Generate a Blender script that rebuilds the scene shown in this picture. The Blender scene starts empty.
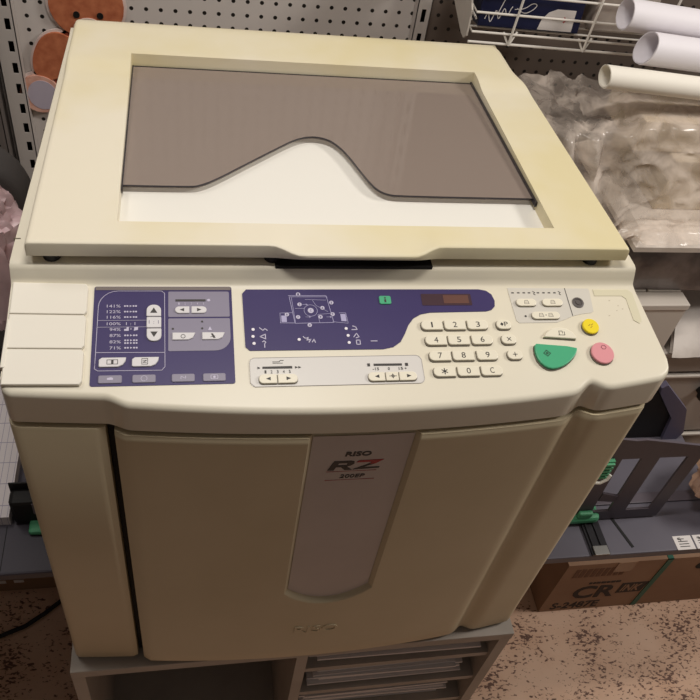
import bpy, bmesh, math, random
from mathutils import Vector, Matrix, noise
random.seed(7)
sc = bpy.context.scene
COL = sc.collection
WLOC = {}

# ------------------------------------------------------------------ materials
def lin(c):
    out = []
    for v in c:
        v /= 255.0
        out.append(v / 12.92 if v <= 0.04045 else ((v + 0.055) / 1.055) ** 2.4)
    return (*out, 1.0)

def mat(name, rgb, rough=0.5, rgb2=None, scale=8.0, lo=0.4, hi=0.65, spec=0.4, metal=0.0, bump=0.0, bscale=200.0, detail=4.0):
    m = bpy.data.materials.new(name); m.use_nodes = True
    nt = m.node_tree; b = nt.nodes['Principled BSDF']
    b.inputs['Base Color'].default_value = lin(rgb)
    b.inputs['Roughness'].default_value = rough
    b.inputs['Specular IOR Level'].default_value = spec
    b.inputs['Metallic'].default_value = metal
    tc = nt.nodes.new('ShaderNodeTexCoord')
    if rgb2:
        n = nt.nodes.new('ShaderNodeTexNoise'); n.inputs['Scale'].default_value = scale; n.inputs['Detail'].default_value = detail
        r = nt.nodes.new('ShaderNodeValToRGB')
        r.color_ramp.elements[0].position = lo; r.color_ramp.elements[0].color = lin(rgb)
        r.color_ramp.elements[1].position = hi; r.color_ramp.elements[1].color = lin(rgb2)
        nt.links.new(tc.outputs['Object'], n.inputs['Vector'])
        nt.links.new(n.outputs['Fac'], r.inputs['Fac'])
        nt.links.new(r.outputs['Color'], b.inputs['Base Color'])
    if bump:
        n2 = nt.nodes.new('ShaderNodeTexNoise'); n2.inputs['Scale'].default_value = bscale
        bp = nt.nodes.new('ShaderNodeBump'); bp.inputs['Strength'].default_value = bump; bp.inputs['Distance'].default_value = 0.002
        nt.links.new(tc.outputs['Object'], n2.inputs['Vector'])
        nt.links.new(n2.outputs['Fac'], bp.inputs['Height'])
        nt.links.new(bp.outputs['Normal'], b.inputs['Normal'])
    return m

IVORY = mat('ivory_plastic', (216, 208, 182), .42, (212, 203, 175), 5, bump=.05, bscale=900)
LIDC = mat('yellowed_ivory_plastic', (224, 216, 196), .42, (217, 205, 165), 4.5, .42, .66, bump=.04, bscale=900)
PANELC = mat('cream_panel_plastic', (222, 215, 197), .4, (219, 211, 191), 5)
DOORC = mat('beige_door_plastic', (206, 192, 162), .5, (200, 186, 155), 6, bump=.05, bscale=700)
FLAPC = mat('ivory_flap_plastic', (227, 221, 208), .4)
WHITEFLOOR = mat('white_tray_plastic', (228, 225, 217), .45)
KEYC = mat('key_plastic', (228, 221, 202), .35)
KEYSHADE = mat('key_gap_shadow', (104, 96, 84), .6)  # dark rim at the lower left of keys: gap plus painted key shadow
BLUE = mat('violet_blue_film', (64, 56, 98), .35, (68, 60, 102), 6, spec=.2)
VIOLETG = mat('violet_grey_print', (132, 126, 144), .4)
LILAC = mat('lilac_print', (190, 184, 205), .4)
PALEKEY = mat('pale_grey_key', (214, 211, 212), .35)
GREYF = mat('light_grey_film', (205, 200, 190), .4)
GREYF2 = mat('pale_grey_film', (212, 208, 203), .35)
INKC = mat('dark_print', (52, 48, 46), .5)
REDC = mat('red_print', (170, 48, 52), .5)
GREENK = mat('green_button', (70, 166, 122), .4)
YELK = mat('yellow_button', (236, 212, 40), .4)
PINKK = mat('pink_button', (218, 146, 152), .4)
LCDC = mat('lcd_window', (74, 56, 62), .15)
BLACK = mat('black_gap', (12, 11, 10), .7)
BLACKR = mat('black_rubber', (22, 20, 20), .6)
LABELP = mat('frosted_grey_panel', (190, 180, 176), .3, (184, 174, 170), 9)
TRAYC = mat('blue_grey_tray_plastic', (94, 90, 100), .45, (88, 84, 94), 7)
FENCEC = mat('dark_violet_grey_plastic', (84, 76, 84), .45)
FENCEEDGE = mat('blue_grey_flange', (92, 88, 112), .45)
RAILC = mat('black_rail_metal', (34, 32, 36), .35)
GREENP = mat('green_knob_plastic', (82, 158, 116), .45)
METAL = mat('bare_metal', (150, 148, 145), .35, metal=.8)
PAPER = mat('white_paper', (216, 210, 208), .7)
PAPER2 = mat('off_white_paper', (240, 234, 222), .65)
PAPERV = mat('cool_white_paper', (236, 231, 236), .6)
STANDC = mat('grey_laminate', (170, 160, 150), .55, (160, 150, 140), 12)
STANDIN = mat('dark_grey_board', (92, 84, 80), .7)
CARD = mat('brown_cardboard', (152, 120, 96), .8, (143, 111, 88), 9)
CARDL = mat('beige_cardboard', (206, 190, 164), .8, (196, 180, 152), 6)
STRAPG = mat('dark_green_strap', (30, 92, 74), .5)
TAPEC = mat('brown_tape', (150, 118, 92), .25)
GREYSTEEL = mat('warm_grey_steel', (158, 148, 140), .5, (150, 140, 132), 3)
WHITEBOX = mat('pale_grey_plastic', (205, 196, 186), .5)
SLABC = mat('light_grey_plastic', (226, 216, 206), .5)
WIREW = mat('white_coated_wire', (222, 216, 208), .4)
NAVY = mat('navy_carton', (19, 23, 54), .4)
REDB = mat('red_carton', (196, 84, 80), .5)
GREENB = mat('green_print', (120, 190, 120), .5)
FUR = mat('printed_orange_fur', (198, 120, 82), .8, (168, 90, 58), 60, .35, .7, detail=8)
FURD = mat('printed_dark_fur', (120, 52, 34), .8, (150, 68, 42), 60, .35, .7, detail=8)
FURP = mat('printed_pale_fur', (226, 178, 160), .8, (206, 150, 130), 60, detail=6)
PADC = mat('printed_lilac_pad', (186, 176, 190), .8)
MUZZ = mat('printed_cream_muzzle', (224, 204, 192), .8)
UPRW = mat('white_slotted_steel', (190, 182, 176), .45)
UPRD = mat('grey_slotted_steel', (110, 102, 98), .5)
CHAIRB = mat('charcoal_fabric', (72, 68, 67), .8, bump=.3, bscale=600)
CABLE = mat('black_cable', (20, 18, 18), .5)

def mat_floor():
    m = mat('speckled_beige_linoleum', (214, 178, 152), .55, (202, 162, 134), 9)
    nt = m.node_tree; b = nt.nodes['Principled BSDF']
    base = b.inputs['Base Color'].links[0].from_socket
    tc = [n for n in nt.nodes if n.type == 'TEX_COORD'][0]
    mp = nt.nodes.new('ShaderNodeMapping'); mp.inputs['Rotation'].default_value = (0, 0, .6); mp.inputs['Scale'].default_value = (1, 1.7, 1)
    nt.links.new(tc.outputs['Object'], mp.inputs['Vector'])
    n = nt.nodes.new('ShaderNodeTexNoise'); n.inputs['Scale'].default_value = 120; n.inputs['Detail'].default_value = 6; n.inputs['Distortion'].default_value = .5
    n3 = nt.nodes.new('ShaderNodeTexNoise'); n3.inputs['Scale'].default_value = 9; n3.inputs['Detail'].default_value = 2
    mul = nt.nodes.new('ShaderNodeMath'); mul.operation = 'MULTIPLY_ADD'; mul.inputs[1].default_value = .5
    nt.links.new(n3.outputs['Fac'], mul.inputs[0]); nt.links.new(n.outputs['Fac'], mul.inputs[2])
    nt.links.new(mp.outputs['Vector'], n.inputs['Vector']); nt.links.new(tc.outputs['Object'], n3.inputs['Vector'])
    r = nt.nodes.new('ShaderNodeValToRGB')
    r.color_ramp.elements[0].position = .825; r.color_ramp.elements[0].color = (0, 0, 0, 1)
    r.color_ramp.elements[1].position = .89; r.color_ramp.elements[1].color = (1, 1, 1, 1)
    nt.links.new(mul.outputs[0], r.inputs['Fac'])
    mx = nt.nodes.new('ShaderNodeMixRGB'); mx.inputs['Color2'].default_value = lin((96, 62, 46))
    nt.links.new(r.outputs['Color'], mx.inputs['Fac']); nt.links.new(base, mx.inputs['Color1'])
    nt.links.new(mx.outputs['Color'], b.inputs['Base Color'])
    return m
FLOORM = mat_floor()

def mat_pegboard(name, rgb):
    m = mat(name, rgb, .5)
    nt = m.node_tree; b = nt.nodes['Principled BSDF']
    tc = [n for n in nt.nodes if n.type == 'TEX_COORD'][0]
    sep = nt.nodes.new('ShaderNodeSeparateXYZ'); nt.links.new(tc.outputs['Object'], sep.inputs[0])
    ds = []
    for ax in ('X', 'Z'):
        mo = nt.nodes.new('ShaderNodeMath'); mo.operation = 'PINGPONG'; mo.inputs[1].default_value = .0125
        nt.links.new(sep.outputs[ax], mo.inputs[0])
        p = nt.nodes.new('ShaderNodeMath'); p.operation = 'POWER'; p.inputs[1].default_value = 2
        nt.links.new(mo.outputs[0], p.inputs[0]); ds.append(p)
    ad = nt.nodes.new('ShaderNodeMath'); ad.operation = 'ADD'
    nt.links.new(ds[0].outputs[0], ad.inputs[0]); nt.links.new(ds[1].outputs[0], ad.inputs[1])
    lt = nt.nodes.new('ShaderNodeMath'); lt.operation = 'LESS_THAN'; lt.inputs[1].default_value = .0036 ** 2
    nt.links.new(ad.outputs[0], lt.inputs[0])
    mx = nt.nodes.new('ShaderNodeMixRGB'); mx.inputs['Color1'].default_value = lin(rgb); mx.inputs['Color2'].default_value = lin((26, 22, 20))
    nt.links.new(lt.outputs[0], mx.inputs['Fac']); nt.links.new(mx.outputs['Color'], b.inputs['Base Color'])
    return m
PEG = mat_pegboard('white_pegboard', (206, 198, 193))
PEGSHADE = mat_pegboard('shaded_pegboard', (104, 92, 84))  # darker copy of the pegboard: shade on the wall put into the colour

def mat_ruled():
    m = mat('ruled_white_paper', (214, 208, 210), .7)
    nt = m.node_tree; b = nt.nodes['Principled BSDF']
    tc = [n for n in nt.nodes if n.type == 'TEX_COORD'][0]
    sep = nt.nodes.new('ShaderNodeSeparateXYZ'); nt.links.new(tc.outputs['Object'], sep.inputs[0])
    res = []
    for ax, per, w in (('X', .008, .0007), ('Y', .035, .0012)):
        mo = nt.nodes.new('ShaderNodeMath'); mo.operation = 'PINGPONG'; mo.inputs[1].default_value = per / 2
        nt.links.new(sep.outputs[ax], mo.inputs[0])
        lt = nt.nodes.new('ShaderNodeMath'); lt.operation = 'LESS_THAN'; lt.inputs[1].default_value = w / 2
        nt.links.new(mo.outputs[0], lt.inputs[0]); res.append(lt)
    mxm = nt.nodes.new('ShaderNodeMath'); mxm.operation = 'MAXIMUM'
    nt.links.new(res[0].outputs[0], mxm.inputs[0]); nt.links.new(res[1].outputs[0], mxm.inputs[1])
    mx = nt.nodes.new('ShaderNodeMixRGB'); mx.inputs['Color1'].default_value = lin((214, 208, 210)); mx.inputs['Color2'].default_value = lin((158, 152, 172))
    nt.links.new(mxm.outputs[0], mx.inputs['Fac']); nt.links.new(mx.outputs['Color'], b.inputs['Base Color'])
    return m
RULED = mat_ruled()

def mat_smoke():
    m = bpy.data.materials.new('smoked_acrylic'); m.use_nodes = True
    nt = m.node_tree; nt.nodes.remove(nt.nodes['Principled BSDF']); out = nt.nodes['Material Output']
    t = nt.nodes.new('ShaderNodeBsdfTransparent'); t.inputs['Color'].default_value = (.88, .86, .845, 1)
    g = nt.nodes.new('ShaderNodeBsdfGlossy'); g.inputs['Roughness'].default_value = .06; g.inputs['Color'].default_value = (1, 1, 1, 1)
    d = nt.nodes.new('ShaderNodeBsdfDiffuse'); d.inputs['Color'].default_value = lin((186, 168, 156))
    fr = nt.nodes.new('ShaderNodeFresnel'); fr.inputs['IOR'].default_value = 1.45
    mx0 = nt.nodes.new('ShaderNodeMixShader'); mx0.inputs['Fac'].default_value = .48
    nt.links.new(t.outputs[0], mx0.inputs[1]); nt.links.new(d.outputs[0], mx0.inputs[2])
    mx = nt.nodes.new('ShaderNodeMixShader')
    nt.links.new(fr.outputs[0], mx.inputs['Fac']); nt.links.new(mx0.outputs[0], mx.inputs[1]); nt.links.new(g.outputs[0], mx.inputs[2])
    nt.links.new(mx.outputs[0], out.inputs['Surface'])
    return m
SMOKE = mat_smoke()
SMOKEEDGE = mat('dark_acrylic_edge', (46, 42, 48), .2)

def mat_film(name, rgb, opac_lo, opac_hi, rough=.25, scale=7):
    m = bpy.data.materials.new(name); m.use_nodes = True
    nt = m.node_tree; b = nt.nodes['Principled BSDF']; out = nt.nodes['Material Output']
    b.inputs['Base Color'].default_value = lin(rgb); b.inputs['Roughness'].default_value = rough
    t = nt.nodes.new('ShaderNodeBsdfTransparent'); t.inputs['Color'].default_value = (.96, .95, .94, 1)
    tc = nt.nodes.new('ShaderNodeTexCoord'); n = nt.nodes.new('ShaderNodeTexNoise')
    n.inputs['Scale'].default_value = scale; n.inputs['Detail'].default_value = 5; n.inputs['Distortion'].default_value = .8
    nt.links.new(tc.outputs['Object'], n.inputs['Vector'])
    mr = nt.nodes.new('ShaderNodeMapRange'); mr.inputs['From Min'].default_value = .35; mr.inputs['From Max'].default_value = .65
    mr.inputs['To Min'].default_value = opac_lo; mr.inputs['To Max'].default_value = opac_hi
    nt.links.new(n.outputs['Fac'], mr.inputs['Value'])
    mx = nt.nodes.new('ShaderNodeMixShader')
    nt.links.new(mr.outputs['Result'], mx.inputs['Fac']); nt.links.new(t.outputs[0], mx.inputs[1]); nt.links.new(b.outputs[0], mx.inputs[2])
    nt.links.new(mx.outputs[0], out.inputs['Surface'])
    return m
FILM = mat_film('clear_crinkled_plastic', (236, 221, 208), .18, .64, .16, 20)
FILMPINK = mat_film('pinkish_clear_plastic', (236, 206, 210), .5, .85)
SILVER = mat('silvery_foil_film', (158, 148, 146), .25, (104, 95, 94), 16, spec=.8, bump=.6, bscale=60)

# ------------------------------------------------------------------ geometry helpers
class MB:
    """collects shapes in world coordinates, then links them as ONE mesh object"""
    def __init__(s): s.v = []; s.f = []; s.mi = []
    def add(s, vs, fs, mi=0):
        o = len(s.v); s.v += [tuple(x) for x in vs]
        s.f += [tuple(i + o for i in f) for f in fs]; s.mi += [mi] * len(fs)
        return s
    def box(s, x0, x1, y0, y1, z0, z1, M=None, mi=0, bev=0.0):
        if bev > 0:
            bm = bmesh.new(); bmesh.ops.create_cube(bm, size=1)
            for v in bm.verts:
                v.co = Vector(((x0 + x1) / 2 + v.co.x * (x1 - x0), (y0 + y1) / 2 + v.co.y * (y1 - y0), (z0 + z1) / 2 + v.co.z * (z1 - z0)))
            bmesh.ops.bevel(bm, geom=bm.edges[:], offset=bev, segments=2, profile=.5, affect='EDGES')
            bm.verts.index_update()
            vs = [v.co.copy() for v in bm.verts]; fs = [[v.index for v in f.verts] for f in bm.faces]; bm.free()
        else:
            vs = [Vector(p) for p in ((x0, y0, z0), (x1, y0, z0), (x1, y1, z0), (x0, y1, z0), (x0, y0, z1), (x1, y0, z1), (x1, y1, z1), (x0, y1, z1))]
            fs = [(3, 2, 1, 0), (4, 5, 6, 7), (0, 1, 5, 4), (1, 2, 6, 5), (2, 3, 7, 6), (3, 0, 4, 7)]
        if M: vs = [M @ v for v in vs]
        return s.add(vs, fs, mi)
    def prism(s, pts, h0, h1, M=None, mi=0, bev=0.0, axis='z'):
        """pts: 2d outline (counter-clockwise); extruded along the third axis"""
        a = sum(pts[i][0] * pts[(i + 1) % len(pts)][1] - pts[(i + 1) % len(pts)][0] * pts[i][1] for i in range(len(pts)))
        if a < 0: pts = pts[::-1]
        n = len(pts)
        def mk(p, h):
            if axis == 'z': return Vector((p[0], p[1], h))
            return Vector((p[0], -h, p[1]))         # outline in XZ, extruded towards -Y
        def inset(d):
            out = []
            for i in range(n):
                p0, p1, p2 = Vector(pts[i - 1]), Vector(pts[i]), Vector(pts[(i + 1) % n])
                e1, e2 = (p1 - p0), (p2 - p1)
                if e1.length < 1e-9 or e2.length < 1e-9: out.append(tuple(p1)); continue
                e1.normalize(); e2.normalize()
                nn = Vector((-e1.y - e2.y, e1.x + e2.x))
                L = nn.length
                if L < 1e-6: out.append(tuple(p1)); continue
                nn /= L; k = max(.4, nn.dot(Vector((-e1.y, e1.x))))
                out.append(tuple(p1 + nn * (d / k)))
            return out
        rings = [[mk(p, h0) for p in pts]]
        if bev > 0:
            rings.append([mk(p, h1 - bev) for p in pts])
            rings.append([mk(p, h1 - bev * .3) for p in inset(bev * .3)])
            rings.append([mk(p, h1) for p in inset(bev)])
        else: rings.append([mk(p, h1) for p in pts])
        vs = [v for r in rings for v in r]; fs = [tuple(range(n))[::-1]]
        for k in range(len(rings) - 1):
            for i in range(n):
                j = (i + 1) % n
                fs.append((k * n + i, k * n + j, (k + 1) * n + j, (k + 1) * n + i))
        fs.append(tuple(range((len(rings) - 1) * n, len(rings) * n)))
        if M: vs = [M @ v for v in vs]
        return s.add(vs, fs, mi)
    def tube(s, path, r, n=8, mi=0, M=None, closed=False):
        path = [Vector(p) for p in path]; m = len(path); vs = []; fs = []
        up = None
        for i, p in enumerate(path):
            if closed: d = path[(i + 1) % m] - path[i - 1]
            else: d = path[min(i + 1, m - 1)] - path[max(i - 1, 0)]
            d.normalize()
            if up is None:
                up = Vector((0, 0, 1)) if abs(d.z) < .9 else Vector((1, 0, 0))
            a = d.cross(up); a.normalize(); b = a.cross(d); b.normalize(); up = b
            for k in range(n):
                t = 2 * math.pi * k / n
                vs.append(p + a * (r * math.cos(t)) + b * (r * math.sin(t)))
        rng = m if closed else m - 1
        for i in range(rng):
            i2 = (i + 1) % m
            for k in range(n):
                k2 = (k + 1) % n
                fs.append((i * n + k, i * n + k2, i2 * n + k2, i2 * n + k))
        if not closed:
            fs.append(tuple(range(n))[::-1]); fs.append(tuple(range((m - 1) * n, m * n)))
        if M: vs = [M @ v for v in vs]
        return s.add(vs, fs, mi)
    def lathe(s, prof, c, n=32, mi=0, M=None):
        vs = []; fs = []
        for r, z in prof:
            for k in range(n):
                t = 2 * math.pi * k / n
                vs.append(Vector((c[0] + r * math.cos(t), c[1] + r * math.sin(t), c[2] + z)))
        for i in range(len(prof) - 1):
            for k in range(n):
                k2 = (k + 1) % n
                fs.append((i * n + k, i * n + k2, (i + 1) * n + k2, (i + 1) * n + k))
        fs.append(tuple(range(n))[::-1]); fs.append(tuple(range((len(prof) - 1) * n, len(prof) * n)))
        if M: vs = [M @ v for v in vs]
        return s.add(vs, fs, mi)
    def grid(s, P, mi=0, flip=False):
        r, c = len(P), len(P[0]); vs = [p for row in P for p in row]; fs = []
        for i in range(r - 1):
            for j in range(c - 1):
                f = (i * c + j, i * c + j + 1, (i + 1) * c + j + 1, (i + 1) * c + j)
                fs.append(f[::-1] if flip else f)
        return s.add(vs, fs, mi)
    def stroke(s, pts, w, h0, h1, M=None, mi=0):
        """flat ribbon along a 2d polyline, with thickness"""
        for (a, b) in zip(pts[:-1], pts[1:]):
            a, b = Vector(a), Vector(b); d = b - a
            if d.length < 1e-7: continue
            d.normalize(); nn = Vector((-d.y, d.x)) * (w / 2); e = d * (w * .3)
            s.prism([a - e - nn, b + e - nn, b + e + nn, a - e + nn], h0, h1, M, mi)
        return s
    def text(s, body, x0, x1, y0, y1, h0, h1, M=None, mi=0, bold=0.0, shear=0.0, axis='z', fitw=True):
        cu = bpy.data.curves.new('tmp', 'FONT'); cu.body = body; cu.offset = bold; cu.shear = shear; cu.resolution_u = 3
        ob = bpy.data.objects.new('tmp', cu); COL.objects.link(ob)
        me = bpy.data.meshes.new_from_object(ob.evaluated_get(bpy.context.evaluated_depsgraph_get()))
        bpy.data.objects.remove(ob); bpy.data.curves.remove(cu)
        xs = [v.co.x for v in me.vertices]; ys = [v.co.y for v in me.vertices]
        ax, bx, ay, by = min(xs), max(xs), min(ys), max(ys)
        sy = (y1 - y0) / max(1e-6, by - ay); sx = (x1 - x0) / max(1e-6, bx - ax)
        if not fitw: sx = min(sx, sy)
        cx = (x0 + x1) / 2
        def mk(v, h):
            px = cx + (v.co.x - (ax + bx) / 2) * sx; py = y0 + (v.co.y - ay) * sy
            if axis == 'z': q = Vector((px, py, h))
            else: q = Vector((px, -h, py))
            return M @ q if M else q
        top = [mk(v, h1) for v in me.vertices]; bot = [mk(v, h0) for v in me.vertices]
        fs = [tuple(p.vertices) for p in me.polygons]
        n = len(top); s.add(top, fs, mi)
        ec = {}
        for f in fs:
            for i in range(len(f)):
                k = (f[i], f[(i + 1) % len(f)]); ec[k] = ec.get(k, 0) + 1
        rim = [k for k in ec if (k[1], k[0]) not in ec]
        s.add(top + bot, [(a, a + n, b + n, b) for a, b in rim], mi)
        bpy.data.meshes.remove(me)
        return s
    def build(s, name, mats, parent=None, smooth=None, **props):
        if not isinstance(mats, (list, tuple)): mats = [mats]
        me = bpy.data.meshes.new(name)
        lo = [min(v[i] for v in s.v) for i in range(3)]; hi = [max(v[i] for v in s.v) for i in range(3)]
        c = Vector(((lo[0] + hi[0]) / 2, (lo[1] + hi[1]) / 2, lo[2]))
        me.from_pydata([Vector(v) - c for v in s.v], [], s.f)
        for m in mats: me.materials.append(m)
        me.polygons.foreach_set('material_index', s.mi)
        if smooth is not None:
            me.polygons.foreach_set('use_smooth', [True] * len(s.f))
            me.update()
            bm = bmesh.new(); bm.from_mesh(me)
            bmesh.ops.remove_doubles(bm, verts=bm.verts[:], dist=1e-6)
            for e in bm.edges:
                if len(e.link_faces) == 2: e.smooth = e.calc_face_angle(0) < math.radians(smooth)
            bm.to_mesh(me); bm.free()
        me.update()
        o = bpy.data.objects.new(name, me); COL.objects.link(o)
        WLOC[o] = c
        if parent is not None:
            o.parent = parent; o.location = c - WLOC[parent]
        else: o.location = c
        for k, v in props.items(): o[k] = v
        return o

def tag(o, label, cat, group=None, kind=None):
    o['label'] = label; o['category'] = cat
    if group: o['group'] = group
    if kind: o['kind'] = kind
    return o

def thing(name, loc, label, cat, group=None):
    o = bpy.data.objects.new(name, None); COL.objects.link(o); o.location = loc; o.empty_display_size = .05
    WLOC[o] = Vector(loc)
    return tag(o, label, cat, group)

def rrect(x0, x1, y0, y1, r, n=5):
    """rounded rectangle; r one radius or (bl, br, tr, tl)"""
    if not isinstance(r, (tuple, list)): r = (r,) * 4
    out = []
    for (cx, cy, a0, rr) in ((x0, y0, 180, r[0]), (x1, y0, 270, r[1]), (x1, y1, 0, r[2]), (x0, y1, 90, r[3])):
        sx = 1 if cx == x0 else -1; sy = 1 if cy == y0 else -1
        if rr <= 1e-6: out.append((cx, cy)); continue
        for k in range(n + 1):
            a = math.radians(a0 + 90 * k / n)
            out.append((cx + sx * rr + rr * math.cos(a), cy + sy * rr + rr * math.sin(a)))
    return out

def circ(x, y, r, n=20, ry=None): return [(x + r * math.cos(2 * math.pi * k / n), y + (ry or r) * math.sin(2 * math.pi * k / n)) for k in range(n)]
def mm(pts): return [(x / 1000, y / 1000) for x, y in pts]
def sst(a, b, x):
    t = min(1, max(0, (x - a) / (b - a))); return t * t * (3 - 2 * t)
def fbm(p, s): return noise.fractal(Vector(p) * s, 1.0, 2.0, 4)
def lines(a, b, n): return [a + (b - a) * i / n for i in range(n + 1)]
def uniq(xs):
    xs = sorted(xs); o = [xs[0]]
    for x in xs[1:]:
        if x - o[-1] > 1e-5: o.append(x)
    return o

# ================================================================== THE SETTING
FZ = -.45
MB().box(-.75, 2.2, -1.9, .96, FZ - .02, FZ).build('floor', FLOORM, kind='structure')
MB().box(-.75, .58, .95, .97, FZ, 1.75).build('wall_back', PEG, kind='structure')
MB().box(.58, 2.2, .95, .97, FZ, 1.75).build('wall_back', PEGSHADE, kind='structure')
WL = mat('brown_grey_wall', (96, 86, 80), .8)
MB().box(-.77, -.75, -1.9, .97, FZ, 1.75).build('wall_left', WL, kind='structure')

# slotted uprights carrying the pegboard
def upright(name, x0, x1, y, zlo, zhi, slots, sw, m, label, off=0.0):
    """a folded steel channel whose front has real slots"""
    g = MB(); th = .0015
    pitch, sh = slots
    g.box(x0, x0 + th, y, .949, zlo, zhi); g.box(x1 - th, x1, y, .949, zlo, zhi)
    cx = (x0 + x1) / 2 + off; a, b = cx - sw / 2, cx + sw / 2
    g.box(x0, a, y, y + th, zlo, zhi); g.box(b, x1, y, y + th, zlo, zhi)
    z = zlo
    while z < zhi - pitch:
        g.box(a, b, y, y + th, z, z + pitch - sh); z += pitch
    g.box(a, b, y, y + th, z, zhi)
    g.box(x0 + th, x1 - th, .944, .949, zlo, zhi, mi=1)
    o = g.build(name, [m, BLACK]); tag(o, label, 'upright', 'slotted shelf uprights')
    return o
upright('slotted_upright', -.163, -.128, .925, FZ, 1.6, (.04, .02), .009, UPRW, 'pale slotted steel upright beside the teddy bear cut-out', .007)
upright('slotted_upright', -.225, -.172, .90, FZ, 1.6, (.018, .005), .005, UPRD, 'dark grey upright with small holes, leftmost in the photo', .012)
upright('slotted_upright', .566, .592, .925, FZ, 1.6, (.045, .024), .008, UPRW, 'grey slotted steel upright just left of the wire basket', 0)

def smoothp(pts, it=2):
    for _ in range(it):
        q = [pts[0]]
        for a, b in zip(pts[:-1], pts[1:]):
            q += [(a[0] * .75 + b[0] * .25, a[1] * .75 + b[1] * .25), (a[0] * .25 + b[0] * .75, a[1] * .25 + b[1] * .75)]
        pts = q + [pts[-1]]
    return pts
# ================================================================== TEDDY BEAR CUT-OUT on the pegboard
bear = thing('teddy_bear_picture', (-.03, .948, .25), 'orange-brown teddy bear cut-out with white border hanging on the pegboard', 'wall decoration')
def yx(h): return -.948 + h          # prism axis 'y': surface at y = .948 - h
def bp(name, outl, h0, h1, m, parent): return MB().prism(outl, yx(h0), yx(h1), axis='y').build(name, m, parent)
HX, HZ = -.009, .452
headpts = circ(HX, HZ, .062, 28, .058)
card = MB()
for pts in (circ(HX, HZ, .067, 28, .063), circ(-.062, .503, .029), circ(.044, .503, .029), circ(-.02, .33, .066, 28, .085),
            smoothp([(-.083 + x * 1.16, .352 + (z - .352) * 1.1) for x, z in ((.045, .392), (.02, .404), (-.005, .395), (-.022, .37), (-.029, .345), (-.027, .322), (-.01, .31), (.012, .315), (.028, .335), (.038, .36), (.045, .392))], 2)[:-1], circ(-.106, .283, .041, 24, .042), circ(.055, .283, .041, 24, .042), circ(.045, .355, .034, 20, .055)):
    card.prism(pts, yx(0), yx(.003), axis='y')
card.build('card_border', mat('white_card_edge', (222, 206, 200), .7), bear)
bp('body', circ(-.02, .33, .061, 28, .08), .003, .0045, FURD, bear)
hd = bp('head', headpts, .003, .007, FUR, bear)
for x in (-.062, .044):
    e = bp('ear', circ(x, .503, .024), .003, .006, FUR, bear); bp('inner_ear', circ(x + (.004 if x < 0 else -.004), .499, .014), .006, .0066, FURD, e)
for x in (-.0265, .0125): bp('eye', circ(x, .437, .0055), .007, .0095, BLACK, hd)
mz = bp('muzzle', circ(-.008, .412, .026, 20, .02), .007, .009, MUZZ, bear); bp('nose', circ(-.008, .42, .008, 14, .006), .009, .0105, BLACK, mz)
for sx, cx in ((1, -.083), (-1, .045)):
    arm = [(cx + sx * x, z) for x, z in ((.045, .392), (.02, .404), (-.005, .395), (-.022, .37), (-.029, .345), (-.027, .322), (-.01, .31), (.012, .315), (.028, .335), (.038, .36))]
    bp('arm', smoothp(arm + arm[:1], 2)[:-1], .003, .008, FUR, bear)
    fx = -.106 if sx > 0 else .055
    ft = bp('foot', circ(fx, .283, .036, 24, .037), .003, .0095, FURP, bear); bp('foot_pad', circ(fx + sx * .004, .282, .026, 24, .029), .0095, .0102, PADC, ft)

# ================================================================== STAND under the machine
st = thing('printer_stand', (.3065, .28, FZ), 'grey laminate stand with open compartments under the copier', 'stand')
SX0, SX1 = -.0055, .6205
YB = .62
MB().box(SX0, SX1, -.02, YB, -.021, -.0022, bev=.001).build('top_board', STANDC, st)
for x in (SX0, SX1 - .017): MB().box(x, x + .017, -.018, YB, FZ, -.021).build('side_panel', STANDC, st)
MB().box(.2995, .3155, -.017, YB - .01, FZ + .016, -.021).build('divider', STANDC, st)
MB().box(SX0 + .017, SX1 - .017, YB - .01, YB, FZ, -.021).build('back_panel', STANDIN, st)
MB().box(SX0 + .017, SX1 - .017, -.015, YB - .01, FZ, FZ + .016).build('bottom_board', STANDC, st)
for z in (-.097, -.192, -.287): MB().box(.3155, SX1 - .017, -.012, YB - .01, z, z + .012).build('shelf', STANDC, st)
def sheet_pile(x0, x1, y0, y1, z, n, label, jitter, group, mt=PAPER):
    o = thing('paper_pile', ((x0 + x1) / 2, (y0 + y1) / 2, z), label, 'papers', group)
    zz = z + .0003
    for i in range(n):
        t = random.uniform(.0035, .006)
        M = Matrix.Translation(((x0 + x1) / 2 + random.uniform(-1, 1) * jitter, (y0 + y1) / 2 + random.uniform(-.2, 1) * jitter, zz)) @ Matrix.Rotation(random.uniform(-1, 1) * jitter * 1.6, 4, 'Z')
        w, d = (x1 - x0) / 2 * random.uniform(.88, 1), (y1 - y0) / 2 * random.uniform(.95, 1)
        MB().box(-w, w, -d, d, 0, t, M=M).build('sheaf', mt, o); zz += t + .0003
    return o
SG = 'papers in the printer stand'
sheet_pile(.325, .592, -.006, .28, -.085, 8, 'loose papers on the upper shelf of the stand', .008, SG)
sheet_pile(.325, .585, -.006, .28, -.180, 9, 'loose papers on the second shelf of the stand', .008, SG)
sheet_pile(.325, .580, -.006, .28, -.275, 11, 'loose papers on the lowest visible shelf of the stand', .008, SG)
fo = MB(); fo.box(-.085, .1, -.004, .004, 0, .3, M=Matrix.Translation((.17, .3, FZ + .0165)) @ Matrix.Rotation(.12, 4, 'Z') @ Matrix.Rotation(-.3, 4, 'X'))
fo = fo.build('document_folder', mat('dark_grey_folder', (120, 112, 110), .6)); tag(fo, 'grey folder leaning inside the left compartment of the stand', 'folder')

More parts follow.
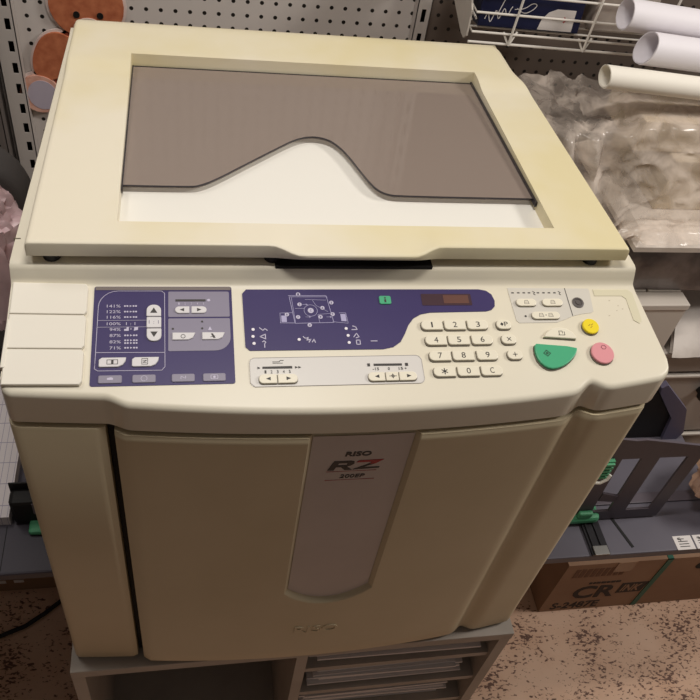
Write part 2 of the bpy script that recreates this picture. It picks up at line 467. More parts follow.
# ================================================================== THE DUPLICATOR
dup = thing('duplicator', (.31, .32, 0), 'large yellowed ivory office duplicator with blue control panels', 'copier')
ANG = math.atan(.0244 / .0997)
PM = Matrix.Translation((0, 0, .5531)) @ Matrix.Rotation(ANG, 4, 'X')
W = .618
def bow(x): return .0255 * (1 - ((x - .31) / .31) ** 2)
def groove(x): return .009 * math.exp(-((x - .538) / .0115) ** 2)
def corner(x, x1, r=.016):
    """rounding of the right and left ends, as an offset away from the viewer"""
    o = 0
    if x > x1 - r: o = max(o, r - math.sqrt(max(0, r * r - (x - x1 + r) ** 2)))
    if x < r * .6: rr = r * .6; o = max(o, rr - math.sqrt(max(0, rr * rr - (rr - x) ** 2)))
    return o
def fy_house(x):
    b = bow(min(x, .617)) * (.5 + .5 * sst(.083, .106, x)) if x < .3 else bow(min(x, .618))
    return -b + groove(x) + corner(x, .627)
def fy_door(x): return -.0030 - bow(min(x, .618)) + groove(x) + corner(x, W, .012)

# lower body shell (behind the door)
g = MB()
pl = rrect(.0015, W - .0015, .016, .62, .012)
g.prism(pl, 0, .512)
g.build('body_shell', DOORC, dup, smooth=35)
MB().box(.0835, .0895, .004, .02, .004, .508).build('door_gap', BLACK, dup)
for x in (.03, .58):
    for y in (.06, .58): MB().lathe([(.016, 0), (.016, .003)], (x, y, -.002), 16).build('rubber_foot', BLACKR, dup)

# left front strip
xs = uniq(lines(0, .0825, 14) + [.002, .004, .006, .008])
def fy_left(x): return -.0030 - bow(x) * .5 + corner(x, 1, .016) + (.003 if x > .0815 else 0)
prof = lambda x: [Vector((x, .03, .004)), Vector((x, fy_left(x) + .002, .004)), Vector((x, fy_left(x), .007)), Vector((x, fy_left(x), .507)), Vector((x, fy_left(x) + .0012, .5095)), Vector((x, .03, .5095))]
g = MB(); P = [prof(x) for x in xs]; g.grid(P, flip=True)
for pr in (P[0], P[-1]): g.add(pr, [tuple(range(6))])
g.build('left_front_strip', DOORC, dup, smooth=40)

# front door with the recessed badge panel
LX0, LX1 = .2635, .3715
def lab_bottom(x): return .168 + .032 * ((x - .3175) / .054) ** 2
def lab_depth(x, z):
    e = .0045
    a = min(x - LX0, LX1 - x, (z - lab_bottom(x)) * .8)
    return .0065 * min(1, max(0, a / e))
XD0 = .0905
xs = uniq(lines(XD0, W, 60) + [LX0 + d for d in (-.0008, 0, .0015, .003, .0045, .0053)] + [LX1 - d for d in (-.0008, 0, .0015, .003, .0045, .0053)] + lines(LX0, LX1, 24) + lines(.51, .565, 22) + lines(W - .014, W, 10))
zs = uniq([.004, .0065] + lines(.01, .5, 24) + lines(.16, .21, 30) + [.5065, .5085, .5095])
def door_y(x, z):
    y = fy_door(x) + lab_depth(x, z)
    if z < .008: y += .0015
    if z > .508: y += .0012
    if x < XD0 + .004: y += (.004 - (x - XD0)) * 1.2
    return y
g = MB()
P = [[Vector((x, door_y(x, z), z)) for z in zs] for x in xs]
g.grid(P, flip=True)
yb = .03
for row in (P[0], P[-1]): g.grid([row, [Vector((p.x, yb, p.z)) for p in row]])
g.grid([[r[-1] for r in P], [Vector((r[-1].x, yb, r[-1].z)) for r in P]]); g.grid([[r[0] for r in P], [Vector((r[0].x, yb, r[0].z)) for r in P]])
door = g.build('front_door', DOORC, dup, smooth=40)
# raised maker name near the bottom
def wrap(mb, off=0.0):
    """lay flat XZ letters onto the bowed door"""
    mb.v = [(v[0], fy_door(v[0]) + v[1] + off, v[2]) for v in mb.v]; return mb
wrap(MB().text('RISO', .2842, .3415, .086, .104, -.0002, .0012, axis='y', bold=.01)).build('raised_lettering', DOORC, door)
# badge insert
g = MB(); ins = []
xi = lines(LX0 + .0048, LX1 - .0048, 20)
P = []
for x in xi:
    zb = lab_bottom(x) + .007
    P.append([Vector((x, fy_door(x) + .0056, zb + (.507 - zb) * k / 10)) for k in range(11)])
g.grid(P, flip=True)
Q = [[Vector((p.x, p.y + .0012, p.z)) for p in r] for r in P]; g.grid(Q)
badge = g.build('badge_panel', LABELP, dup, smooth=40)
bo = .0056
wrap(MB().text('RISO', .3025, .3285, .4738, .4812, -.0001, .0005, axis='y', bold=.03, shear=.1), bo).build('maker_lettering', INKC, badge)
g = MB()   # letter R, heavy and leaning
sh = lambda pts, x0, z0, w, h: [(x0 + (x + .22 * z) * w, z0 + z * h) for x, z in pts]
g.prism(sh([(0, 0), (.26, 0), (.26, 1), (0, 1)], .2878, .4508, .0240, .0152), -.0001, .0005, axis='y')
g.prism(sh([(.26, .78), (.72, .78), (.72, 1), (.26, 1)], .2878, .4508, .0240, .0152), -.0001, .0005, axis='y')
g.prism(sh([(.66, .42), (.84, .5), (.92, .7), (.86, .92), (.70, 1), (.62, .8)], .2878, .4508, .0240, .0152), -.0001, .0005, axis='y')
g.prism(sh([(.26, .34), (.70, .36), (.80, .55), (.26, .53)], .2878, .4508, .0240, .0152), -.0001, .0005, axis='y')
g.prism(sh([(.42, .4), (.66, .42), (1.02, 0), (.72, 0)], .2878, .4508, .0240, .0152), -.0001, .0005, axis='y')
g.prism([(.3130, .4512), (.3395, .4522), (.3400, .4540), (.3225, .4542), (.3345, .4600), (.3285, .4600)], -.0001, .0005, axis='y')   # lower half of Z
wrap(g, bo).build('model_letters', INKC, badge)
g = MB(); g.prism([(.3155, .4632), (.3180, .4662), (.3425, .4665), (.3350, .4601), (.3290, .4601), (.3315, .4630)], -.0001, .0005, axis='y')
wrap(g, bo).build('red_letter_top', REDC, badge, label='red upper stroke of the letter Z')
wrap(MB().text('200EP', .3015, .3270, .4368, .4428, -.0001, .0005, axis='y', bold=.0, shear=.15), bo).build('model_number', INKC, badge)
g = MB(); g.box(.287, .3375, -.0004, .0002, .4482, .4486); g.box(.287, .3375, -.0004, .0002, .4332, .4336)
wrap(g, bo).build('badge_rule', REDC, badge)

# upper housing: front lip, sloping panel, ridge and deck
HB = .5135
def house_profile(x):
    y = fy_house(x); e = corner(x, .627, .016)
    c, s = math.cos(ANG), math.sin(ANG)
    zp = lambda yy: .5531 + yy * math.tan(ANG)
    xr = x; zd = .597 - .012 * sst(.03, .04, x) * (1 - sst(.56, .575, x))
    pr = [Vector((xr, .05, HB)), Vector((xr, y + .0015, HB)), Vector((xr, y, HB + .0015))]
    r = .007
    for k in range(7):
        a = math.radians(180 - k * (90 + math.degrees(ANG) * -1 + 0) / 6)
        pr.append(Vector((xr, y + r + r * math.cos(a), zp(y + r) - r * .93 + r * math.sin(a) * .93)))
    pr += [Vector((xr, .02 + e * .5, zp(.02 + e * .5))), Vector((xr, .055, zp(.055))), Vector((xr, .098, zp(.098))), Vector((xr, .1035, zp(.1035) + .0002)), Vector((xr, .1065, zp(.1065) + .0012)),
           Vector((xr, .1085, .585)), Vector((xr, .1115, .592)), Vector((xr, .1135, .5955)), Vector((xr, .1175, .597)), Vector((xr, .1395, .597)), Vector((xr, .1405, zd)), Vector((xr, .3, zd)), Vector((xr, .545, zd)), Vector((xr, .55, .597)), Vector((xr, .566, .597)), Vector((xr, .578, .590)), Vector((xr, .588, .575)), Vector((xr, .60, .545)), Vector((xr, .62, HB))]
    return pr
xs = uniq(lines(0, .627, 50) + lines(.075, .115, 20) + lines(.50, .575, 26) + lines(.609, .627, 14) + lines(0, .01, 8))
def narrow(p):
    """the housing narrows a little from the panel towards the back on the right"""
    t = sst(.0, .12, p.y); xx = p.x
    if xx < .3: xx += (1 - xx / .3) * .0145 * sst(.06, .56, p.y)
    if xx > .3: xx = .3 + (xx - .3) * (1 - (t * .0125 + .027 * sst(.12, .5, p.y)) / .327)
    return Vector((xx, p.y, p.z))
P = [[narrow(p) for p in house_profile(x)] for x in xs]
g = MB(); g.grid(P, flip=True)
for pr in (P[0], P[-1]): g.add(pr, [tuple(range(len(pr)))])
g.grid([[r[0] for r in P], [r[-1] for r in P]])
g.build('control_housing', PANELC, dup, smooth=42)
# moulded relief at the right end of the panel
g = MB()
rl = [(.5675, .1035), (.607, .1035), (.6115, .099), (.6125, .066), (.6085, .062), (.603, .066), (.602, .092), (.598, .0955), (.5675, .0955)]
g.prism(rl, -.001, .0006, M=PM, bev=.0004)
g.build('moulded_rib', mat('greenish_ivory', (210, 203, 176), .45), dup)
# side seam on the deck
MB().box(.0, .006, .148, .1492, .55, .5974).build('deck_seam', mat('seam_shadow', (110, 102, 84), .6), dup)

# ---- platen lid
lid_x0 = lambda y: .0163 + .006 * (y - .114) / .47
lid_x1 = lambda y: .5982 - .008 * (y - .114) / .47
RX0, RX1, RY0, RY1 = .0935, .5257, .1465, .4735
def lipw(x):
    return sst(.2325, .262, x) * (1 - sst(.372, .3985, x))
def lid_z(y): return .6219 - (y - .1137) * .030
def lid_top(x, y):
    z = lid_z(y)
    z += .004 * sst(.425, .462, y)
    if y > .545:
        d = min(1, (y - .545) / .042); z -= .03 * (1 - math.sqrt(max(0, 1 - d * d)))
    xr = (x - lid_x0(y)); xl = lid_x1(y) - x
    q = .0035 + .016 * sst(.43, .5, y)
    for d in (xl,):
        if d < q: z -= q * (1 - math.sqrt(max(0, 1 - (1 - d / q) ** 2)))
    q = .0035
    if xr < q: z -= q * (1 - math.sqrt(max(0, 1 - (1 - xr / q) ** 2)))
    if RX0 < x < RX1 and RY0 < y < RY1: z = lid_z(y) - .0195 + .005 * sst(.46, .2, y)
    return z
E = .00005
uA = uniq(lines(0, 1, 10) + [.01, .02, .04, .07])
uB = uniq(lines(0, 1, 60))
uC = uniq(lines(0, 1, 8) + [.6, .65, .7, .74, .78, .82, .86, .9, .94, .96, .975, .985, .993, .998])
rxs = [RX0 - E, RX0 + E, RX1 - E, RX1 + E]
ys = uniq([.1137, .1142, .1152, .117] + lines(.12, .42, 24) + lines(.42, .47, 14) + [RY0 - E, RY0 + E, RY1 - E, RY1 + E] + lines(.48, .54, 6) + lines(.545, .587, 16))
P = []
for y in ys:
    row = []
    a, b = lid_x0(y), lid_x1(y)
    X = [a + (RX0 - E - a) * u for u in uA] + [RX0 + E + (RX1 - RX0 - 2 * E) * u for u in uB] + [RX1 + E + (b - RX1 - E) * u for u in uC]
    for x in X:
        z = lid_top(x, y); yy = y
        if y < .117: z -= .003 * (1 - math.sqrt(max(0, 1 - (1 - (y - .1137) / .0033) ** 2)))
        if y < .16:
            k = lipw(x) * (1 - sst(.1137, .15, y)); yy -= .0075 * k; z -= .0058 * lipw(x) * (1 - sst(.1137, .142, y))
        row.append(Vector((x, yy, z)))
    P.append(row)
nmin = min(len(r) for r in P); assert all(len(r) == nmin for r in P), [len(r) for r in P]
g = MB(); g.grid(P)
LB = .6065
def low(p, rear=False):
    lw = lipw(p.x) if p.y < .118 else 0
    return Vector((p.x, p.y + .001 * lw, min(p.z - .0015, LB + .0035 * lw) if not rear else .5985))
botz = lambda y: LB - .008 * sst(.12, .30, y)
def lowy(p): return Vector((p.x, p.y, botz(p.y)))
fr = [low(p) for p in P[0]]; g.grid([fr, P[0]])
under = [Vector((p.x, .137, .5985)) for p in P[0]]; g.grid([under, fr])
rr = [lowy(p) for p in P[-1]]; g.grid([P[-1], rr])
for j, fl in ((0, False), (-1, True)):
    g.grid([[r[j] for r in P], [fr[j]] + [lowy(r[j]) for r in P[1:]]], flip=fl)
floorfaces = []
for fi, f in enumerate(g.f):
    cx = sum(g.v[i][0] for i in f) / len(f); cy = sum(g.v[i][1] for i in f) / len(f); cz = sum(g.v[i][2] for i in f) / len(f)
    if RX0 + .001 < cx < RX1 - .001 and RY0 + .001 < cy < RY1 - .001 and lid_z(cy) - .022 < cz < lid_z(cy) - .01: g.mi[fi] = 1
lid = g.build('platen_lid', [LIDC, WHITEFLOOR], dup, smooth=30)
for x in (.036, .236, .565): MB().lathe([(.008, 0), (.008, .0085)], (x, .1245, .5972), 16).build('lid_bumper', BLACKR, dup)
MB().box(.238, .394, .1125, .128, .592, .5975, bev=.0008).build('grip_recess_shade', BLACK, dup)  # black plate painting the shade in the gap under the grip lip
# smoked document plate
wave = [(.0940, .2060), (.1600, .2065), (.1690, .2085), (.1850, .2195), (.2150, .2475), (.2650, .2935), (.2780, .3040), (.2900, .3095), (.3000, .3105), (.3110, .3070), (.3200, .2980), (.3300, .2780), (.3420, .2370), (.3480, .2190), (.3540, .2075), (.3620, .2010), (.3740, .1985), (.5250, .1990)]
wave = smoothp([(x, y + .0078 + .0028 * sst(.21, .30, y)) for x, y in wave])
SHM = Matrix(((1, 0, 0, 0), (0, 1, 0, 0), (0, -.049, 1, .6219 + .1137 * .030 + .0048), (0, 0, 0, 1)))
PT = -.0075
g = MB(); g.prism(wave + [(.5250, .4725), (.0940, .4725)], PT - .0025, PT, M=SHM)
plate = g.build('smoked_document_plate', SMOKE, dup, label='smoked transparent plate with a wavy front edge')
g = MB(); g.stroke(wave, .0011, PT - .0012, PT + .0003, M=SHM)
g.stroke([(.0945, .205), (.0945, .472)], .0012, PT - .0035, PT + .0012, M=SHM); g.stroke([(.5242, .197), (.5242, .472)], .0022, PT - .0035, PT + .0025, M=SHM)
g.stroke([(.0945, .472), (.5242, .472)], .0012, PT - .0035, PT + .0006, M=SHM)
g.build('dark_rim', SMOKEEDGE, plate)

# ---- control panel details, all in panel coordinates (mm -> m)
T0 = .0000
def pp(name, outl, h, m, parent=dup, h0=-.0012, bev=0.0, **k):
    return MB().prism(mm(outl), h0, h, M=PM, bev=bev).build(name, m, parent, **k)
# three-leaf flap at the left
pf = thing  # (keeps the helper names short)
fl = [(2.6, 109), (67.6, 107.3), (66.5, 4.6), (1.5, 6.2)]
def lerp4(u, v):
    a = Vector(fl[3]).lerp(Vector(fl[2]), u); b = Vector(fl[0]).lerp(Vector(fl[1]), u); return tuple(a.lerp(b, v))
for v0, v1 in ((0, .335), (.342, .675), (.682, 1)):
    pp('key_cover_flap', [lerp4(0, v0), lerp4(.965, v0), lerp4(1, v0 + .03), lerp4(1, v1 - .03), lerp4(.965, v1), lerp4(0, v1)], .0042, FLAPC, bev=.0008)
pp('flap_hinge_strip', [(-.5, 22), (3.4, 22), (4.4, 62), (2.2, 70), (1.0, 70)], .0048, FLAPC, bev=.0008)
# zoom panel, violet
zp_ = pp('zoom_panel', rrect(72.6, 196.8, 4, 106.5, 2.2), .0006, BLUE)
pp('panel_bezel_strip', [(73.6, 106), (73.6, 102.5), (196, 102.5), (196, 106)], .0009, mat('grey_brown_bezel', (118, 108, 104), .5), zp_)
HH = (.0006, .0009)
def ln(mb, pts, w=.45): mb.stroke(mm(pts), w / 1000, HH[0] - .0002, HH[1], M=PM)
g = MB()
arc = [(76.8 + 17 - 17 * math.cos(math.radians(a)), 84.5 + 17 * math.sin(math.radians(a))) for a in range(0, 91, 15)]
ln(g, [(76.2, 24)] + arc + [(132.5, 101.5), (135.2, 99), (135.8, 22), (133, 18.6), (79, 19), (76, 21), (76.2, 26)])
ln(g, [(76.8, 37.2), (135.7, 36.4)])
ln(g, [(76.8, 70), (121, 70)], .3); ln(g, [(76.8, 63), (121, 63)], .3)
g.build('outline_print', LILAC, zp_)
g = MB()
for i, s in enumerate(('141%', '122%', '116%', '100%', '94%', '87%', '82%', '71%')):
    t = (85.2, 79.2, 73.4, 66.5, 60.5, 54.3, 47.8, 41.6)[i]; xo = i * .2
    w = 6 if len(s) == 4 else 4.8
    g.text(s, (96.2 + xo - 2 * w) / 1000, (96.2 + xo) / 1000, (t - 1.5) / 1000, (t + 1.5) / 1000, .0004, .0009, M=PM)
    if s == '100%': g.text('1 : 1', .1015, .1095, .0650, .0680, .0004, .0009, M=PM)
    elif s == '94%':
        g.prism(mm([(100, 59), (104, 59), (104, 63), (102, 62.5), (102, 61), (100, 61)]), .0004, .0009, M=PM); g.prism(mm([(105.4, 60.2), (107, 60.9), (105.4, 61.6)]), .0004, .0009, M=PM)
        g.prism(mm([(108.3, 59), (112, 60), (112, 63), (109, 63)]), .0004, .0009, M=PM)
    else:
        for rr_ in ((0,) if s != '82%' else (1.4, -1.4)):
            for dx in (-4.6, -2.4, 3.0, 5.2): g.prism(mm(rrect(104.6 + xo + dx - .8, 104.6 + xo + dx + .8, t + rr_ - .8, t + rr_ + .8, .4, 2)), .0004, .0009, M=PM)
            g.prism(mm([(104.6 + xo - .4, t + rr_ - 1), (104.6 + xo + 1.6, t + rr_), (104.6 + xo - .4, t + rr_ + 1)]), .0004, .0009, M=PM)
g.build('percent_print', LILAC, zp_)
# zoom keys
def key(outl, m, h=.0022, name='key', bev=.0006, parent=dup): return pp(name, outl, h, m, parent, bev=bev)
k = key(rrect(119.2, 132.2, 73.6, 86, (.8, .8, 6, 6)), PALEKEY); pp('key_symbol', [(122.5, 77), (128.9, 77), (125.7, 82.6)], .00235, INKC, k, h0=.0018)
k = key(rrect(119.4, 132.4, 61.6, 72.8, .8), PALEKEY); MB().text('1 : 1', .1215, .1302, .0655, .0690, .0018, .00235, M=PM).build('key_symbol', VIOLETG, k)
k = key(rrect(119.6, 132.6, 47.6, 60.8, (6, 6, .8, .8)), PALEKEY); pp('key_symbol', [(122.9, 57.2), (129.3, 57.2), (126.1, 51.6)], .00235, INKC, k, h0=.0018)
for x0 in (79.5, 107.5):
    k = key([(x0, 23), (x0 + 1, 22.2), (x0 + 16, 22.2), (x0 + 20, 24), (x0 + 22.5, 27.8), (x0 + 23, 31.5), (x0 + 2.5, 31.5), (x0, 29.5)], PALEKEY, name='mode_key')
    g = MB()
    if x0 < 90:
        g.stroke(mm([(86.5, 24.8), (95.5, 24.8), (95.5, 29), (86.5, 29), (86.5, 24.8)]), .0005, .0018, .00235, M=PM); g.prism(mm([(90, 24.8), (92, 24.8), (92, 29), (90, 29)]), .0018, .00235, M=PM)
    else: g.stroke(mm([(116, 24.2), (121, 24.2), (121, 29.8), (116, 29.8), (116, 24.2)]), .0005, .0018, .00235, M=PM); g.stroke(mm([(117, 28), (120, 28), (117, 26), (120, 26)]), .0005, .0018, .00235, M=PM)
    g.build('key_symbol', INKC, k)
for x0 in (79.5, 108, 141.5, 168.5):
    k = key(rrect(x0, x0 + 20, 6.4, 14.4, 1.6), VIOLETG, .0016, 'soft_key')
    g = MB(); cx = x0 + 10
    if x0 == 79.5: g.prism(mm([(cx - 2.5, 9.6), (cx + 2.5, 9.6), (cx + 2.5, 11.4), (cx + .8, 12.2), (cx - 2.5, 11.4)]), .001, .00175, M=PM)
    elif x0 == 108: g.stroke(mm(circ(cx, 10.4, 2.6, 12) + [(cx + 2.6, 10.4)]), .0005, .001, .00175, M=PM)
    elif x0 == 141.5: g.stroke(mm([(cx - 2, 9), (cx - 2, 12), (cx + 2, 9.4), (cx + 2, 12)]), .0005, .001, .00175, M=PM)
    else: g.stroke(mm([(cx - 3, 8.6), (cx + 3, 8.6), (cx + 3, 12.4), (cx - 3, 12.4), (cx - 3, 8.6)]), .0005, .001, .00175, M=PM); g.prism(mm(circ(cx, 10.5, 1.2, 8)), .001, .00175, M=PM)
    g.build('key_symbol', LILAC, k)
s1 = pp('scan_field', rrect(138.6, 194.2, 73.2, 100.8, (1.2, 1.2, 1.6, 1.2)), .0009, VIOLETG)
s2 = pp('image_field', rrect(138.6, 194.2, 37.6, 71.6, (1.2, 14, 1.2, 1.2), 8), .0009, VIOLETG)
g = MB(); g.prism(mm([(145, 89.9), (172.5, 89.9), (172.5, 92.1), (145, 92.1)]), .0005, .0012, M=PM); g.build('level_bar', INKC, s1)
g = MB(); g.prism(mm(circ(175.3, 91.1, 1.5, 10)), .0005, .0012, M=PM)
for i in range(5): g.text(str(i + 1), (147.6 + i * 5.6) / 1000, (148.7 + i * 5.6) / 1000, .0862, .0885, .0005, .0012, M=PM)
g.build('level_digits', LILAC, s1)
for x0, x1, r, ar in ((144.6, 157.6, (3.6, .6, .6, 3.6), -1), (159.4, 173.2, (.6, 3.6, 3.6, .6), 1)):
    k = key(rrect(x0, x1, 76.6, 84, r), PALEKEY, name='arrow_key'); cx = (x0 + x1) / 2
    pp('key_symbol', [(cx - ar * 1.8, 78.4), (cx - ar * 1.8, 82), (cx + ar * 2.2, 80.2)], .00235, INKC, k, h0=.0018)
for x0 in (142.2, 168.6):
    k = key([(x0, 48.6), (x0 + 14, 48.6), (x0 + 18, 50.6), (x0 + 20.5, 56), (x0, 56.2)], PALEKEY, name='mode_key'); cx = x0 + 9.5
    g = MB()
    if x0 < 150: g.stroke(mm(circ(cx, 52, 1.9, 9) + [(cx + 1.9, 52)]), .0005, .0018, .00235, M=PM)
    else: g.prism(mm([(cx - 1.6, 54.5), (cx, 54.8), (cx + 2.6, 50), (cx + .6, 49.8)]), .0018, .00235, M=PM); g.stroke(mm([(cx - 2, 51), (cx + 2, 52)]), .0005, .0018, .00235, M=PM)
    g.build('key_symbol', INKC, k)
for x, t in ((142.7, 60.6), (168.9, 68), (168.9, 60.8)): MB().prism(mm(circ(x, t, 1, 8)), .0005, .0013, M=PM).build('indicator_dot', INKC, s2)
g = MB(); g.prism(mm([(174, 58.8), (177.6, 58.8), (175.8, 62.8)]), .0005, .0012, M=PM); g.build('field_symbol', LILAC, s2)

# status display panel, violet, with a notch at the lower right
sp = [(207.2, 41), (206.6, 98.5), (210.5, 103.4)] + [(443, 103.6), (450.5, 102), (455.5, 97.5), (457.4, 90), (456.2, 83.5), (452, 79.3), (446, 77.6)] + [(388, 76.6), (378, 74.6), (370, 70), (364, 62.5), (359.5, 53.5), (354, 44.5), (346, 38.8), (336, 36.6)] + [(211, 37)]
spz = pp('status_panel', sp, .0006, BLUE)
g = MB()
ln(g, [(251, 94.8), (287, 94.8), (291.5, 66), (254.5, 65.4), (251, 94.8)], .5); ln(g, [(250.2, 96.2), (286.5, 96.2), (287.6, 94.2)], .5)
ln(g, [(255, 66), (253, 94)], .4); ln(g, [(240.6, 66), (254, 65.8)], .5); ln(g, [(241, 76.8), (252.5, 77)], .4); ln(g, [(241, 66), (241, 76.5)], .4)
ln(g, [(290.5, 66.8), (305.2, 65), (304, 76.6), (297.5, 76.6)], .4)
g.prism(mm([(299, 67.5), (304, 67.2), (303.6, 75.4), (298.6, 75.4)]), .0004, .0008, M=PM); g.prism(mm([(242, 67), (247, 67), (247, 74), (242, 74)]), .0004, .0008, M=PM)
ln(g, circ(270.5, 79.4, 6.4, 16) + [(276.9, 79.4)], .4); ln(g, [(256, 81.8), (265, 81.8)], .35); ln(g, [(273, 91), (276, 85), (287, 78)], .35); ln(g, [(266, 91.8), (286, 91)], .35); ln(g, [(278, 66), (277, 75), (289, 76)], .35)
for x, t in ((266.5, 86.2), (268.5, 72.3), (288.5, 72.2)): ln(g, [(x - 3.4, t), (x + .6, t)], .35); g.prism(mm([(x, t - .9), (x + 1.8, t), (x, t + .9)]), .0004, .0009, M=PM)
g.build('machine_diagram', mat('pale_violet_print', (168, 162, 196), .4), spz)
g = MB(); gd = MB()
for i, (x, t) in enumerate(((259.8, 97.7), (260.3, 86.3), (270.5, 79.4), (282, 82.3), (291.2, 88.2), (247.5, 75.2), (257.9, 72.3), (279.3, 72.3), (291.2, 75.2), (268.2, 63.4))):
    r = 2.9 if i == 2 else 2.1; g.prism(mm(circ(x, t, r, 14)), .0004, .0009, M=PM)
    gd.text('ABCDEFGHJK'[i] if i == 2 else str((i + 1) % 10), (x - .7) / 1000, (x + .7) / 1000, (t - 1.1) / 1000, (t + 1.1) / 1000, .0008, .00105, M=PM)
g.build('diagram_markers', LILAC, spz); gd.build('marker_digits', BLUE, spz)
for x, t in ((215, 59.1), (214.6, 51.7), (215.2, 44.3), (257, 47.9), (302.6, 59.2), (303.7, 51.6), (303.9, 44)): MB().prism(mm(circ(x, t, 1.5, 12)), .0004, .0011, M=PM).build('indicator_lamp', PAPERV, spz)
for strokes in ([[(221, 61), (224, 58), (226, 60), (228, 58)]], [[(221, 51.5), (226, 54), (226, 49), (221, 51.5)]], [[(223, 46), (224.6, 47), (226, 45.4), (224.8, 44), (224.8, 40)]],
                [[(261, 51), (263, 49), (266, 50), (264, 47), (268, 48), (266, 45)], [(269, 45), (271, 48), (272, 44.5)]], [[(308, 58), (313, 58), (312, 61), (309, 62)]], [[(309, 50), (312, 54), (314, 50), (311, 49)]],
                [[(311, 42), (314.5, 42), (314.5, 46.5), (311, 46.5), (311, 42)]], [[(325, 45.4), (331, 45.4)]]):
    g = MB()
    for q in strokes: ln(g, q, .85)
    g.build('warning_symbol', LILAC, spz)
k = pp('info_key', rrect(338.6, 350.4, 86, 95.4, 2), .0018, GREENK, bev=.0005)
g = MB(); g.prism(mm([(343.6, 87.8), (345.4, 87.8), (345.4, 91.2), (343.6, 91.2)]), .001, .002, M=PM); g.prism(mm(circ(344.5, 92.8, .9, 8)), .001, .002, M=PM); g.build('key_symbol', INKC, k)
lcd = pp('display_window', rrect(381.5, 433, 84.6, 98, 1), .0009, LCDC)
MB().prism(mm([(404, 86.8), (430, 86.8), (430, 96.4), (404, 96.4)]), .0006, .0011, M=PM).build('display_glass', mat('amber_brown_glass', (104, 74, 66), .2), lcd)
# speed / position strip
wb = pp('adjustment_strip', rrect(210, 371.5, 0, 29.6, 5), .0005, GREYF2)
g = MB(); g.stroke(mm([(214, .2), (367, .2), (370, 2), (371.3, 5), (371.3, 25), (369, 28.6), (366, 29.6), (214, 29.4), (211, 27.6), (210.2, 24), (210.2, 4), (214, .2)]), .0004, .0003, .0008, M=PM); g.build('strip_outline', mat('grey_outline', (172, 166, 162), .5), wb)
g = MB()
g.prism(mm([(221.5, 18.2), (248.5, 18.0), (248.5, 20.4), (221.5, 20.2)]), .0003, .0009, M=PM)
for x in (217, 251, 254): g.prism(mm([(x, 17.8), (x + 2.6, 19), (x, 20.2)]), .0003, .0009, M=PM)
for i in range(5): g.text(str(i + 1), (223.2 + i * 5.5) / 1000, (224.8 + i * 5.5) / 1000, .0134, .0164, .0003, .0009, M=PM)
g.stroke(mm([(231, 25), (237, 25), (238, 26.4), (241, 26.4)]), .0005, .0003, .0008, M=PM); g.stroke(mm([(231, 23.6), (240, 23.6)]), .0004, .0003, .0008, M=PM)
g.build('speed_print', INKC, wb); g = MB()
g.prism(mm([(324.5, 19), (351.5, 18.8), (351.5, 21), (324.5, 21.2)]), .0003, .0009, M=PM)
g.prism(mm([(318.4, 18.6), (321, 18.6), (321, 21.6), (318.4, 21.6)]), .0003, .0009, M=PM); g.prism(mm([(354.6, 18.4), (357.4, 18.4), (357.4, 21.4), (354.6, 21.4)]), .0003, .0009, M=PM)
for s, x, w in (('-15', 326, 6), ('0', 338.5, 1.8), ('15', 350, 4), ('+', 354.5, 2)): g.text(s, (x - w / 2) / 1000, (x + w / 2) / 1000, .0144 if s != '+' else .015, .0172 if s != '+' else .0168, .0003, .0009, M=PM)
g.build('position_print', INKC, wb)
def arrowkey(x0, x1, r, sym):
    key(rrect(x0 - .35, x1 + .2, 1.9, 11.6, r), KEYSHADE, .0011, 'key_shadow_rim', bev=0)
    k = key(rrect(x0, x1, 2.6, 11.6, r), KEYC, .0026, 'arrow_key'); cx = (x0 + x1) / 2 + .6
    if sym: pp('key_symbol', [(cx - sym * 1.8, 5.3), (cx - sym * 1.8, 8.9), (cx + sym * 2.4, 7.1)], .00275, INKC, k, h0=.0022)
    else: MB().stroke(mm([(cx - 3.4, 7.1), (cx + 3.4, 7.1)]), .0006, .0022, .00275, M=PM).stroke(mm([(cx, 4.9), (cx, 9.3)]), .0006, .0022, .00275, M=PM).stroke(mm(circ(cx, 7.1, 1.3, 10) + [(cx + 1.3, 7.1)]), .0005, .0022, .00275, M=PM).build('key_symbol', INKC, k)
arrowkey(217.6, 233.8, (4, .5, .5, 4), -1); arrowkey(234.6, 252.4, (.5, 4, 4, .5), 1)
arrowkey(317.6, 333.4, (4, .5, .5, 4), -1); arrowkey(334.2, 346.2, .5, 0); arrowkey(347, 363.8, (.5, 4, 4, .5), 1)
